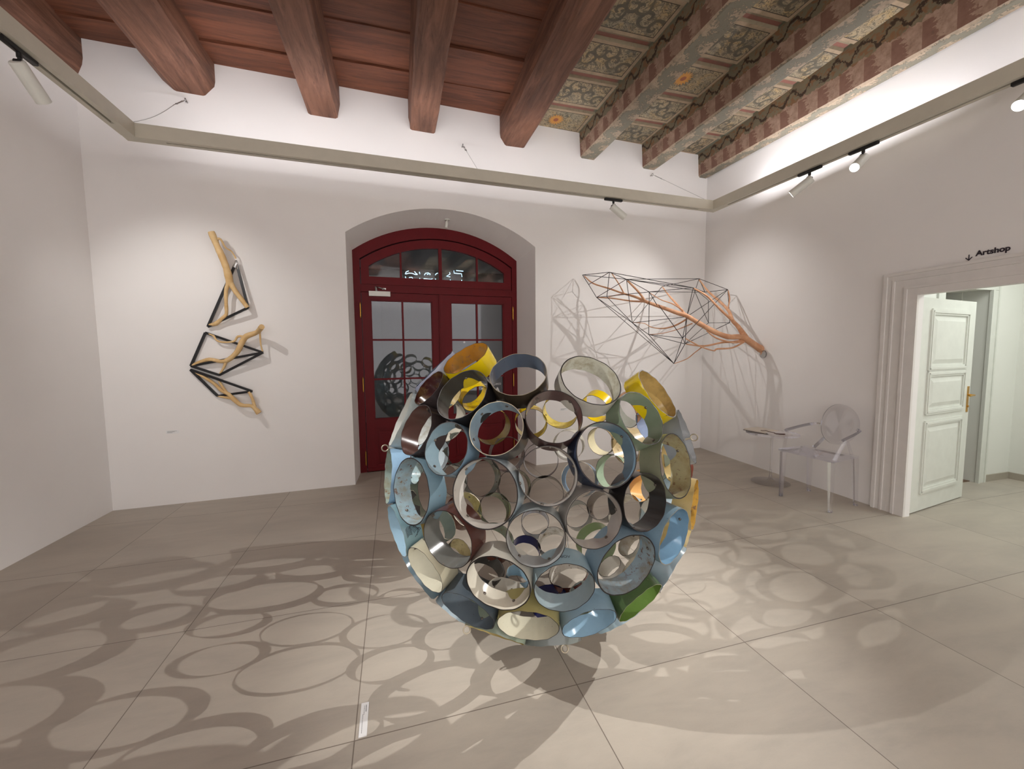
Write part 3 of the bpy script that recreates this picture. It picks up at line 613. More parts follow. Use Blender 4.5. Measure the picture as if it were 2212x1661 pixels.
branchset(tC, 'branch', M_PALEWOOD, ([(205, 1160, 4, .03), (290, 1205, 9, .06), (370, 1255, 10, .10), (430, 1310, 10, .14), (480, 1335, 12, .18), (520, 1375, 15, .22), (570, 1412, 13, .26), (640, 1418, 11, .31), (670, 1440, 14, .33), (697, 1470, 18, .36)],
    [(408, 1236, 7, .10), (440, 1290, 8, .14), (488, 1350, 9, .19), (510, 1372, 10, .21)], [(400, 1347, 6, .05), (450, 1356, 8, .12), (515, 1365, 9, .20)], [(625, 1316, 10, .29), (650, 1370, 9, .30), (665, 1425, 11, .32)]), ap, K*.98)

# ------------------------------------------------------------------ right corner: pinkish branch caged in thin steel rods
def rp(x, y, off): return on_plane(1180+x/3.954, 540+y/3.954, bwp(0, 0, off), NW)
tR = thing('caged_branch_sculpture', (4.72, 4.32, 1.55), 'large forked pinkish branch caged in thin dark rods, fixed to the right wall', 'wall sculpture')
V = {1: (310, 213, .10), 2: (540, 190, .55), 3: (685, 250, .7), 4: (1305, 245, .35), 5: (1550, 338, .7), 6: (430, 405, .16), 7: (735, 622, .45), 8: (880, 358, .9), 9: (1255, 322, 1.05), 10: (1355, 360, .5), 11: (1385, 430, .2), 12: (1385, 622, .3), 13: (1200, 570, .95), 14: (1165, 752, 1.3), 15: (1185, 802, .9), 16: (1090, 970, .75), 17: (875, 722, .35), 18: (1568, 620, 1.0), 19: (362, 295, .18), 20: (990, 312, .3), 21: (518, 400, .35), 22: (945, 470, 1.0), 23: (960, 470, 1.0)}
E_ = [(1, 2), (1, 3), (1, 19), (19, 6), (19, 2), (2, 3), (2, 21), (6, 3), (2, 9), (3, 4), (3, 8), (3, 7), (3, 9), (3, 10), (20, 4), (4, 5), (4, 10), (4, 13), (10, 5), (5, 18), (5, 13), (5, 14), (9, 13), (9, 12), (9, 10), (9, 11), (11, 12), (12, 18), (8, 17), (8, 10), (8, 9), (8, 22), (6, 8), (6, 7), (7, 16), (7, 20), (7, 13), (6, 16), (17, 15), (17, 16), (7, 17), (23, 14), (13, 14), (13, 15), (14, 15), (14, 16), (15, 16), (15, 18), (15, 12), (17, 14), (21, 7)]
for a, b in E_:
    m = MB(); m.tube([rp(*V[a]), rp(*V[b])], .0042, 6); obj('thin_rod', m, M_WIRE, tR)
branchset(tR, 'branch', M_PINKWOOD, ([(1874, 872, 31, 1.16), (1800, 825, 30, 1.17), (1700, 757, 28, 1.18), (1650, 742, 23, 1.18), (1550, 740, 21, 1.16), (1440, 700, 20, 1.12), (1330, 640, 19, 1.05), (1200, 562, 18, .98), (1130, 540, 17, .93), (960, 480, 14, .80), (850, 440, 13, .72), (760, 400, 10, .62), (660, 372, 8, .50), (540, 330, 7, .36), (400, 285, 6, .16), (325, 222, 5, .11)],
    [(1705, 752, 24, 1.18), (1640, 655, 17, 1.14), (1590, 600, 15, 1.08), (1555, 515, 13, .95), (1470, 430, 11, .75), (1380, 350, 9, .52), (1308, 256, 7, .36)], [(1585, 595, 11, 1.08), (1520, 540, 10, 1.07), (1450, 470, 9, 1.06), (1370, 390, 8, 1.05), (1262, 328, 5, 1.05)], [(1550, 505, 5, .95), (1566, 420, 6, .82), (1553, 345, 4, .71)],
    [(845, 440, 10, .72), (790, 360, 9, .71), (695, 262, 8, .70)], [(850, 442, 8, .72), (720, 435, 7, .52), (560, 412, 6, .30), (440, 405, 5, .17)], [(665, 375, 6, .50), (620, 290, 5, .52), (560, 200, 4, .54)], [(680, 374, 5, .52), (600, 385, 4, .4), (530, 402, 3, .36)],
    [(1195, 560, 10, .97), (1120, 470, 9, .7), (1045, 385, 7, .45), (992, 314, 4, .30)], [(1165, 515, 6, .88), (1080, 460, 5, .9), (980, 425, 4, .9), (888, 368, 3, .9)], [(1200, 590, 7, .97), (1100, 645, 7, .8), (1000, 670, 6, .65), (900, 660, 4, .55), (840, 628, 3, .5), (740, 618, 3, .45)],
    [(1245, 628, 6, 1.), (1130, 675, 4, .7), (1000, 710, 3, .5), (878, 722, 3, .36)], [(1370, 690, 6, 1.08), (1440, 745, 6, 1.15), (1520, 775, 7, 1.2), (1600, 790, 8, 1.2), (1690, 782, 10, 1.18)], [(1700, 765, 10, 1.19), (1600, 785, 9, 1.15), (1500, 790, 8, 1.1), (1350, 820, 8, 1.0), (1195, 804, 5, .9)],
    [(1690, 785, 7, 1.18), (1590, 835, 7, 1.2), (1460, 845, 7, 1.25), (1430, 860, 5, 1.26), (1330, 830, 5, 1.28), (1250, 790, 5, 1.29), (1190, 756, 4, 1.3)], [(1340, 822, 6, 1.), (1270, 875, 4, .9), (1200, 930, 4, .82), (1095, 970, 3, .76)]), rp, 5.45/885/3.954)
hub = on_plane(1650, 765, rwp(0, 0, 0), RNX)
m = MB(); m.lathe([(0, .0), (.05, .0), (.05, .02), (0, .02)], hub, RNX, 24); obj('mounting_plate', m, M_STEELW, tR)
m = MB(); m.tube([hub, rp(1862, 866, 1.16)], [.04, .052], 14); obj('branch_root', m, M_PINKWOOD, tR)

# ------------------------------------------------------------------ the hollow sphere of sheet-metal rings
SC0 = np.array([.808, 2.274, .879]); SR = .879; RH = .095
sph = thing('ring_sphere_sculpture', (SC0[0], SC0[1], 0), 'big hollow open-topped sphere of cut painted metal rings on the floor', 'sculpture')
_cache = {}
def enamel(c, rust=0., rough=.2):
    key = (tuple(c), rust)
    if key in _cache: return _cache[key]
    k = NT('enamel_%d_%d_%d' % tuple(c)); P = k.pos(); a = k.noise(P, 7, 5, .6); b = k.noise(P, 38, 6, .72); s_ = k.noise(P, 120, 2); d = k.noise(P, 3, 3)
    base = k.mix(k.map(a, .35, .7), lin(c), tuple(x*.84 for x in lin(c)[:3])+(1,))
    th = .69-.13*rust
    pat = k.M('MULTIPLY', k.map(b, th, th+.03), k.map(d, .45-.12*rust, .6-.1*rust))
    col = k.mix(k.M('MULTIPLY', pat, .9), base, lin((98, 66, 42))); col = k.mix(k.map(s_, .74, .77, 0, .8), col, lin((40, 34, 32)))
    if rust > .5: col = k.mix(k.map(k.noise(P, 16, 4, .6), .45, .7, 0, .6), col, lin((128, 106, 62)))
    k.bump(b, .08, .003)
    _cache[key] = k.done(col, k.M('ADD', rough, k.M('MULTIPLY', pat, .4)), .0, .5); return _cache[key]
M_RIM = plain('cut_steel_edge', (38, 32, 32), .5, .4); M_RIML = plain('bright_cut_edge', (170, 160, 140), .4, .5); M_BOLT = plain('bolt_head_steel', (120, 112, 104), .35, .8)
CI = dict(ochre_yellow=((184, 126, 34), (214, 186, 14), .6), black=((52, 48, 40), (34, 32, 32), .2), maroon_gran=((72, 34, 34), (60, 52, 52), .6), brown=((88, 60, 54), (60, 50, 48), .3), steelblue=((140, 166, 178), (122, 146, 162), .1), blue_uc=((132, 158, 174), (66, 62, 60), .1), darkblue_top=((72, 84, 102), (58, 50, 40), .1),
    maroon=((96, 72, 70), (84, 60, 58), .1), white_top=((206, 206, 190), (196, 192, 180), .6), beige_tr=((190, 160, 98), (216, 188, 14), .6), green=((130, 146, 122), (130, 146, 122), .1), bigblue=((108, 138, 158), (52, 62, 84), .1), greenbeige=((164, 156, 120), (134, 136, 112), .9), greywhite=((186, 184, 178), (170, 168, 164), .1),
    white_lc=((204, 200, 192), (176, 190, 196), .3), rustblue=((142, 166, 176), (118, 144, 156), .9), dgrey=((98, 98, 94), (84, 50, 44), .1), offwhite=((204, 200, 180), (190, 184, 160), .1), cream=((216, 210, 194), (186, 182, 170), .1), slate=((92, 102, 110), (78, 88, 96), .1), greyblue=((158, 162, 162), (146, 152, 152), .1),
    speck=((182, 176, 170), (160, 156, 150), .5), blackR=((34, 30, 28), (40, 36, 34), .0), rustLR=((150, 170, 180), (128, 150, 164), 1.), blueBC=((150, 168, 174), (150, 172, 180), .1), creamB=((208, 204, 182), (160, 150, 100), .1), lblueB=((148, 182, 204), (132, 156, 170), .1), greenB=((94, 122, 58), (72, 92, 56), .2),
    whiteR=((214, 208, 202), (140, 156, 164), .1), blueR=((122, 160, 188), (126, 152, 168), .1), ochreR=((196, 154, 72), (188, 164, 110), 1.), tealL=((146, 164, 158), (150, 184, 212), .9), lblueL=((152, 182, 200), (120, 150, 158), .1), whiteL=((206, 208, 202), (170, 180, 178), .1), plateTL=((60, 70, 90), (160, 166, 190), .3), greyR=((146, 148, 150), (128, 134, 140), .3))
Y_ = (222, 190, 10)
CF = dict(F1=(Y_, Y_), F2=((150, 132, 70), (214, 184, 30)), F3=((196, 174, 80), Y_), F4=((206, 184, 90), Y_), F5=(Y_, Y_), F6=((150, 150, 140), (170, 120, 80)), F8=((182, 180, 172), (176, 172, 160)), F9=((214, 204, 170), (150, 130, 90)), F10=((210, 190, 150), (190, 170, 130)), F11=((156, 176, 150), (140, 160, 136)), F12=((116, 146, 172), (100, 130, 156)),
    F13=((104, 100, 92), (90, 86, 80)), F14=((60, 44, 42), (52, 40, 38)), F15=((110, 116, 104), (100, 110, 98)), F16=((110, 116, 96), (104, 110, 90)), F17=((150, 146, 140), (140, 136, 130)), F18=((84, 90, 80), (76, 84, 74)), F19=((206, 204, 196), (190, 188, 180)), F20=((102, 116, 80), (96, 110, 74)), F21=((194, 184, 124), (110, 60, 44)), F22=((140, 158, 150), (132, 150, 144)),
    F23=((208, 196, 148), (120, 110, 80)), F24=((134, 138, 132), (128, 132, 126)), F25=((104, 92, 82), (96, 86, 78)), F26=((108, 134, 80), (100, 124, 80)), F27=((176, 184, 200), (170, 176, 186)), F28=((46, 52, 104), (150, 156, 176)), F29=((212, 210, 202), (190, 192, 190)), F30=((170, 166, 156), (160, 160, 152)), F31=((206, 204, 196), (210, 208, 204)), F32=((196, 190, 172), (190, 186, 172)),
    F33=((24, 28, 88), (30, 34, 90)), F34=((220, 216, 208), (110, 50, 44)), F35=((160, 170, 170), (150, 164, 170)), F36=((70, 68, 66), (60, 58, 56)), F37=((160, 190, 206), (150, 180, 200)), F38=((222, 218, 208), (206, 202, 190)), F39=((232, 178, 106), (150, 120, 80)), F40=((212, 210, 200), (190, 186, 176)), F41=((196, 176, 120), (180, 160, 110)), F42=((212, 190, 136), (120, 60, 44)), F43=((160, 176, 208), (150, 160, 190)),
    F45=((196, 210, 216), (176, 196, 206)), F47=((206, 210, 208), (180, 200, 212)), F48=((176, 200, 204), (150, 184, 196)), F49=((96, 94, 92), (90, 88, 86)), F50=((200, 180, 130), (190, 160, 100)))
RINGS = [
('ochre_yellow',-0.5343,-0.2757,0.7991,0.1264),
('black',-0.5976,-0.5129,0.6163,0.1323),
('maroon_gran',-0.7404,-0.2380,0.6286,0.1016),
('brown',-0.8267,-0.3757,0.4188,0.1228),
('steelblue',-0.6969,-0.6195,0.3613,0.1157),
('blue_uc',-0.4732,-0.7447,0.4706,0.1176),
('darkblue_top',-0.3227,-0.6151,0.7194,0.1285),
('maroon',-0.2105,-0.8244,0.5254,0.1187),
('white_top',0.0329,-0.7252,0.6878,0.1423),
('beige_tr',0.4897,-0.6401,0.5919,0.1384),
('green',0.2612,-0.8292,0.4941,0.1254),
('bigblue',0.0091,-0.9359,0.3522,0.1354),
('greenbeige',0.4532,-0.8587,0.2392,0.1451),
('greywhite',-0.2782,-0.9211,0.2723,0.1170),
('white_lc',-0.5497,-0.8151,0.1828,0.1406),
('rustblue',-0.8706,-0.4781,0.1160,0.1498),
('dgrey',-0.7111,-0.7001,-0.0642,0.1267),
('offwhite',-0.8080,-0.5049,-0.3036,0.1204),
('cream',-0.4961,-0.8316,-0.2498,0.1378),
('slate',-0.6069,-0.6220,-0.4948,0.1339),
('greyblue',-0.3440,-0.9390,-0.0049,0.1172),
('speck',-0.0841,-0.9937,0.0741,0.1169),
('blackR',0.1910,-0.9747,0.1158,0.1187),
('rustLR',0.0972,-0.9790,-0.1794,0.1428),
('blueBC',-0.2075,-0.9443,-0.2553,0.1238),
('creamB',-0.3334,-0.7832,-0.5248,0.1353),
('lblueB',-0.0317,-0.8497,-0.5263,0.1256),
('greenB',0.2734,-0.8287,-0.4884,0.1265),
('whiteR',0.5579,-0.7190,-0.4144,0.1274),
('blueR',0.4151,-0.9025,-0.1146,0.1291),
('ochreR',0.6733,-0.7385,-0.0367,0.1247),
('tealL',-0.9873,-0.1208,0.1029,0.1408),
('lblueL',-0.9451,-0.2773,-0.1732,0.1295),
('whiteL',-0.9046,-0.0111,0.4261,0.1557),
('plateTL',-0.6879,0.0741,0.7220,0.1512),
('greyR',0.6918,-0.6407,0.3330,0.1389),
('F1',-0.3178,0.8060,0.4993,0.1102),
('F2',-0.1187,0.9750,0.1881,0.1415),
('F3',0.2677,0.9419,0.2027,0.1264),
('F4',0.5145,0.7932,0.3257,0.1344),
('F5',0.7546,0.5321,0.3839,0.1114),
('F6',0.8897,0.2431,0.3864,0.1176),
('F8',0.6010,0.7992,-0.0097,0.1184),
('F9',0.8308,0.5523,0.0687,0.1060),
('F10',0.9494,0.3076,0.0635,0.1235),
('F11',0.8779,0.4360,-0.1982,0.1278),
('F12',0.6609,0.6800,-0.3176,0.1339),
('F13',0.3694,0.8007,-0.4717,0.1354),
('F14',0.3588,0.9179,-0.1698,0.1381),
('F15',-0.2367,0.9281,-0.2873,0.1471),
('F16',0.0796,0.9121,-0.4022,0.1282),
('F17',0.0362,0.9941,-0.1023,0.1367),
('F18',-0.4413,0.8973,0.0136,0.1315),
('F19',-0.5239,0.8131,-0.2539,0.1154),
('F20',-0.1437,0.8096,-0.5692,0.1226),
('F21',-0.4259,0.7414,-0.5185,0.1262),
('F22',-0.6686,0.5114,-0.5399,0.1043),
('F23',-0.5414,0.4178,-0.7296,0.0823),
('F24',0.5746,0.5493,-0.6068,0.1025),
('F25',0.7551,0.4232,-0.5008,0.1028),
('F26',0.6137,0.2712,-0.7415,0.1312),
('F27',0.2163,0.6893,-0.6915,0.1036),
('F28',0.0690,0.5144,-0.8548,0.1045),
('F29',0.3172,0.4880,-0.8132,0.1091),
('F30',0.7644,-0.0557,-0.6424,0.0885),
('F31',0.5866,-0.0628,-0.8075,0.0818),
('F32',0.6522,-0.3059,-0.6936,0.0927),
('F33',0.0872,-0.0022,-0.9962,0.1106),
('F34',0.3197,0.1502,-0.9355,0.1298),
('F35',0.3295,-0.0953,-0.9393,0.0777),
('F36',-0.3169,0.3462,-0.8830,0.1130),
('F37',-0.0740,0.2944,-0.9528,0.0799),
('F38',-0.2301,0.0960,-0.9684,0.1222),
('F39',0.9694,0.0876,-0.2294,0.1076),
('F40',0.9156,-0.1010,-0.3892,0.0958),
('F41',0.7816,-0.5161,-0.3505,0.1071),
('F42',0.9441,-0.3187,0.0850,0.1140),
('F43',0.9537,0.0050,0.3006,0.1030),
('F45',-0.6833,0.7301,0.0077,0.1170),
('F47',-0.8117,0.5039,0.2954,0.1074),
('F48',-0.9001,0.4354,-0.0118,0.0958),
('F49',-0.9083,0.3188,-0.2708,0.0936),
('F50',-0.5823,0.6148,0.5320,0.0992),
('S5',-0.8294,0.1980,-0.5223,0.1237),
('S6',-0.6630,0.0750,-0.7449,0.1330),
('S7',-0.8318,-0.1314,-0.5392,0.1442),
('S8',-0.6257,-0.2307,-0.7451,0.1158),
('S13',-0.4583,-0.0737,-0.8857,0.1114),
('S11',-0.9436,0.0298,-0.3298,0.0982),
('G0',-0.0911,-0.4818,-0.8715,0.1535),
('G1',0.3497,-0.5343,-0.7696,0.1565),
('G2',-0.4360,-0.4872,-0.7567,0.1536),
('G3',-0.7729,0.5786,-0.2604,0.1538),
('G4',-0.5638,0.7731,0.2907,0.1449),
('G5',-0.9646,0.2132,0.1555,0.1452),
('G6',0.8562,0.1527,-0.4935,0.1411),
('G7',0.9271,-0.3100,-0.2108,0.1363),
('G8',-0.1943,0.5940,-0.7806,0.1360),
('G9',0.9990,-0.0362,0.0267,0.1339),
('G10',0.1796,-0.2924,-0.9393,0.1314),
]
PAL = [(150, 172, 182), (204, 200, 186), (120, 126, 122), (96, 116, 126), (184, 176, 150), (134, 146, 128), (170, 150, 90), (180, 184, 182), (110, 60, 48), (170, 190, 200)]
CN = {'yellow': 1}
def ring_words(c):
    r, g_, b_ = c; mx = max(c)
    if mx < 75: return 'blackish' if mx < 62 or abs(r-b_) < 12 else 'dark'
    return None
drnd = random.Random(12)
RN = [np.array(r[1:4])/np.linalg.norm(r[1:4]) for r in RINGS]; RR_ = [r[4] for r in RINGS]
for i, (nm, nx, ny, nz, rad) in enumerate(RINGS):
    ax = RN[i]
    if nm in CI: ci, co, ru = CI[nm]
    elif nm in CF: ci, co = CF[nm]; ru = drnd.choice([0., .1, .3, .6])
    else: ci = drnd.choice(PAL); co = drnd.choice(PAL); ru = drnd.choice([.1, .3, .8])
    h = RH*drnd.uniform(.92, 1.08); top = math.sqrt(SR*SR-rad*rad); t_ = .005 if nm in ('cream', 'bigblue', 'rustLR', 'white_top', 'white_lc', 'rustblue', 'beige_tr', 'greenbeige') else .003
    mb = MB(); n = 84; C_ = SC0
    mb.lathe([(rad, top-h), (rad, top), (rad-t_, top), (rad-t_, top-h)], SC0, ax, n, mis=[1, 2, 0, 2], closed=True)
    # slight hand-cut waviness of the rims
    ph = drnd.uniform(0, 6.28)
    for q in range(len(mb.v)):
        a = 2*math.pi*(q % n)/n; wv = .0012*math.sin(a*5+ph)+.0009*math.sin(a*13+ph*2); mb.v[q] = tuple(np.array(mb.v[q])+ax*wv)
    ref = np.array([0, 0, 1.]) if abs(ax[2]) < .9 else np.array([1., 0, 0]); e = np.cross(ref, ax); e /= np.linalg.norm(e); g_ = np.cross(ax, e)
    for j in range(len(RINGS)):
        if j == i: continue
        ang = math.acos(max(-1, min(1, float(ax@RN[j])))); need = math.asin(rad/(SR-.035))+math.asin(RR_[j]/(SR-.035))
        if ang < need+.03:
            dv = RN[j]-ax*(RN[j]@ax); dv /= np.linalg.norm(dv); pc = SC0+ax*(top-.042)+dv*(rad-t_)
            mb.lathe([(.0065, 0), (.0065, .003), (.004, .0055), (0, .0055)], pc, -dv, 8, mi=3)
    rim = M_RIM if (drnd.random() < .75 or nm in ('cream', 'bigblue', 'rustLR', 'white_lc', 'rustblue', 'beige_tr', 'greenbeige')) else M_RIML
    if nm == 'darkblue_top': rim = M_RIML
    obj('metal_ring', mb, [enamel(ci, ru), enamel(co, min(ru, .3)), rim, M_BOLT], sph, fix=False)
def on_ring(nm, ref_dir, inside, a, hgt):   # a point on a ring's skin: a metres round it, hgt metres in from its outer rim
    i = [r[0] for r in RINGS].index(nm); ax = RN[i]; rad = RR_[i]; top = math.sqrt(SR*SR-rad*rad)
    e = np.array(ref_dir, float); e = e-ax*(e@ax); e /= np.linalg.norm(e); g_ = np.cross(ax, e); q = a/rad; rr_ = rad-.004 if inside else rad+.0007
    return SC0+ax*(top-hgt)+rr_*(e*math.cos(q)+g_*math.sin(q))
ink = MB(); me_ = text_mesh('HIOV', .020, .0, .0)
P_ = [on_ring('blueBC', (0, -.2, 1), False, .03-v.co.x, .030+v.co.y*1.) for v in me_.vertices]; ink.add(P_, [tuple(p.vertices) for p in me_.polygons])
obj('painted_letters', ink, M_SIGN, sph, fix=False)
ink = MB(); rr = random.Random(5)
for (a0, h0, da, dh, nst) in ((-.01, .015, .010, .0, 7), (.025, .03, .008, .004, 6), (.0, .05, .009, -.003, 5)):
    for q in range(nst):
        pts = [on_ring('lblueL', (.8, -.3, .2), False, a0+q*.006+.012*math.sin(t_*2.6), h0+t_*.026+dh*q) for t_ in np.linspace(0, 1, 7)]; ink.tube(pts, .0011, 4, cap=False)
for q in ((-.02, .05, .01, .085), (.01, .085, .03, .05), (-.015, .06, .015, .075)): ink.tube([on_ring('lblueL', (.8, -.3, .2), False, q[0], q[1]), on_ring('lblueL', (.8, -.3, .2), False, q[2], q[3])], .0012, 4, cap=False)
obj('ink_drawing', ink, plain('drawing_ink', (28, 34, 38), .5), sph, fix=False)
for hx in ((833, 968), (1490, 947), (1012, 1352), (1217, 1382)):
    d = sight(*hx); d /= np.linalg.norm(d); tt = (SC0-CAM)@d; P = CAM+d*tt; v = P-SC0; v /= np.linalg.norm(v); b0 = SC0+v*(SR-.03); sd = np.cross(v, d); sd /= np.linalg.norm(sd)
    m = MB(); m.tube([b0, b0+v*.028], .005, 8); m.tube([b0+v*.045+.017*(v*math.cos(q)+sd*math.sin(q)) for q in np.linspace(math.pi+.15, 3*math.pi-.15, 16)], .0036, 6); obj('eye_bolt', m, M_RIML, sph)

# ------------------------------------------------------------------ clear acrylic armchair and pedestal table
def chair():
    FLc, RLc, FRc, RRc = np.array([4.03, 3.40, 0]), np.array([4.47, 3.43, 0]), np.array([4.07, 2.90, 0]), np.array([4.50, 2.96, 0])
    t = thing('armchair', (4.28, 3.17, 0), 'transparent acrylic armchair with an oval medallion back by the right wall', 'chair')
    SH = .495
    cen = (FLc+RLc+FRc+RRc)/4
    for P, back in ((FLc, 0), (RLc, 1), (FRc, 0), (RRc, 1)):
        m = MB(); top = P+(cen-P)*.06*UP[2]+UP*SH
        top = np.array([P[0]+(0 if not back else -.03), P[1]+(cen[1]-P[1])*.04, SH])
        a, b = .015, .022
        mid = P+UP*.0; k = [mid+UP*.0, P*(1-.35)+top*.35, top]
        vs = []
        for q, w_ in ((P, .014), (P*.5+top*.5+np.array([0, 0, 0]), .018), (top, .022)): vs += [q+np.array([sx_*w_, sy_*w_, 0]) for sx_, sy_ in ((-1, -1), (1, -1), (1, 1), (-1, 1))]
        m.add(vs, [(0, 1, 2, 3), (11, 10, 9, 8)]+[(l*4+i_, l*4+(i_+1) % 4, l*4+4+(i_+1) % 4, l*4+4+i_) for l in range(2) for i_ in range(4)]); lg = obj('leg', m, M_ACRYL, t, fix=True)
        m = MB(); m.tube([P+UP*.001, P+UP*.02], [.017, .02], 12); obj('foot', m, M_ACRYL, lg)
    m = MB(); a, b, c, d = [np.array([p[0], p[1], SH]) for p in (FLc+np.array([-.025, .03, 0]), RLc+np.array([-.02, .02, 0]), RRc+np.array([-.02, -.02, 0]), FRc+np.array([-.025, -.03, 0]))]
    n = 10; vs = []
    for L in (0, -.022):
        for i_ in range(n+1):
            for j_ in range(n+1):
                u, v = i_/n, j_/n; p = (a*(1-u)+b*u)*(1-v)+(d*(1-u)+c*u)*v; p = p+UP*(L-.03*math.sin(math.pi*u)*math.sin(math.pi*v)+.03); vs.append(p)
    N2 = (n+1)**2; fs = []
    for i_ in range(n):
        for j_ in range(n):
            q = i_*(n+1)+j_; fs += [(q, q+1, q+n+2, q+n+1), (N2+q, N2+q+n+1, N2+q+n+2, N2+q+1)]
    edge = [i_ for i_ in range(n+1)]+[i_*(n+1)+n for i_ in range(1, n+1)]+[n*(n+1)+j_ for j_ in range(n-1, -1, -1)]+[i_*(n+1) for i_ in range(n-1, 0, -1)]
    fs += [(edge[i_], edge[(i_+1) % len(edge)], N2+edge[(i_+1) % len(edge)], N2+edge[i_]) for i_ in range(len(edge))]
    m.add(vs, fs, 0, True); obj('seat', m, M_ACRYL2, t)
    # oval medallion back, slightly reclined
    bc = np.array([4.53, 3.19, .80]); bx = np.array([.03, -.9995, 0]); by = np.array([.17, 0, .985]); bz_ = np.cross(bx, by)
    m = MB(); n = 48; vs = []
    for (k_, o_) in ((.0, .008), (.7, .006), (.93, .0), (1., -.006), (1., -.016), (.93, -.012), (.7, -.006), (0., -.004)):
        vs += [bc+bx*.19*k_*math.cos(2*math.pi*q/n)+by*.215*k_*math.sin(2*math.pi*q/n)-bz_*o_-bz_*.03*(k_*math.cos(2*math.pi*q/n))**2 for q in range(n)]
    m.add(vs, [(l*n+q, l*n+(q+1) % n, (l+1)*n+(q+1) % n, (l+1)*n+q) for l in range(7) for q in range(n)], 0, True); bo = obj('backrest', m, M_ACRYL, t)
    for sgn, RL in ((1, RLc), (-1, RRc)):
        m = MB(); p0 = np.array([RL[0]-.02, RL[1]-.05*sgn, SH+.02]); p1 = bc-bx*.12*sgn-by*.17; m.tube([p0, (p0+p1)/2+np.array([.0, 0, 0]), p1], [.017, .016, .016], 4, smooth=False); obj('back_support', m, M_ACRYL, t)
    for sgn, F_, R_ in ((1, FLc, RLc), (-1, FRc, RRc)):
        m = MB(); pf = np.array([F_[0]+.01, F_[1], SH+.02]); pt_ = np.array([F_[0]+.10, F_[1]+.035*sgn, .715]); m.tube([pf, pf*.4+pt_*.6+np.array([-.0, 0, 0]), pt_], [.022, .019, .018], 4, smooth=False); obj('arm_post', m, M_ACRYL, t)
        m = MB(); pe = bc-bx*.185*sgn-by*.03; P_, R2 = bez([pt_+np.array([-.03, 0, .005]), pt_*.5+pe*.5+np.array([0, .03*sgn, .012]), pt_*.12+pe*.88+np.array([0, .035*sgn, .01]), pe], [.018, .016, .016, .014], 5); m.tube(P_, R2, 4, smooth=False); obj('armrest', m, M_ACRYL, t)
chair()
tb = thing('side_table', (4.33, 3.80, 0), 'round clear acrylic pedestal table beside the transparent armchair', 'table')
TZ = .60
m = MB(); m.lathe([(.205, 0), (.205, .006), (.16, .010), (.05, .022), (.022, .05), (.012, .10), (.009, .16)], (4.33, 3.80, .002), UP, 40); obj('base', m, M_ACRYL2, tb)
m = MB(); m.lathe([(.009, .15), (.010, TZ*.6), (.016, TZ-.05), (.045, TZ-.012)], (4.33, 3.80, 0), UP, 20); obj('stem', m, M_ACRYL, tb)
m = MB(); m.lathe([(0, TZ-.008), (.27, TZ-.008), (.278, TZ-.004), (.278, TZ+.004), (.272, TZ+.004)], (4.33, 3.80, 0), UP, 48); obj('tabletop', m, M_ACRYL2, tb)
TT = TZ+.005
bkp = thing('guest_book', (4.30, 3.93, TT), 'thin open book with dark covers on the clear table', 'book')
def slab(mb, c, hx, hy, hz, ang, mi=0, lift=None): mb.box(c, (hx, hy, hz), (math.cos(ang), math.sin(ang), 0), (-math.sin(ang), math.cos(ang), 0), UP, mi)
m = MB(); slab(m, (4.30, 3.92, TT+.003), .13, .15, .003, .1); obj('cover', m, plain('book_cover_dark', (60, 44, 40), .6), bkp)
m = MB(); slab(m, (4.30, 3.92, TT+.013), .125, .145, .007, .1); obj('pages', m, plain('book_pages', (222, 212, 198), .7), bkp)
pp = MB(); n = 10; vs = []
for i_ in range(n+1):
    u = i_/n; yy = 3.80-u*.30; zz = TT+.004+.018*math.exp(-((u-.0)/.18)**2)+.035*max(0, u-.6)/.4
    vs += [(4.17, yy-.04, zz+.001), (4.43, yy-.02, zz+.001)]
pp.add(vs, [(2*i_, 2*i_+1, 2*i_+3, 2*i_+2) for i_ in range(n)]); pp.add([(x, y, z+.0012) for x, y, z in vs], [(2*i_+1, 2*i_, 2*i_+2, 2*i_+3) for i_ in range(n)])
pe = obj('paper_sheet', pp, plain('white_paper', (226, 222, 222), .7), loc=(4.3, 3.65, TT)); tag(pe, 'curling white sheet of paper beside the book on the clear table', 'paper')
ey = MB(); ey.tube([(4.22, 3.86, TT+.026), (4.24, 3.80, TT+.034), (4.20, 3.74, TT+.036), (4.23, 3.68, TT+.030), (4.20, 3.64, TT+.027), (4.215, 3.60, TT+.027)], .004, 6); ey.tube([(4.2, 3.66, TT+.030), (4.19, 3.58, TT+.036), (4.19, 3.52, TT+.046)], [.004, .009, .009], 8)
tag(obj('pen_on_cord', ey, plain('pen_brown', (110, 86, 80), .5), loc=(4.2, 3.7, TT)), 'brown pen on a kinked cord lying over the paper', 'pen')

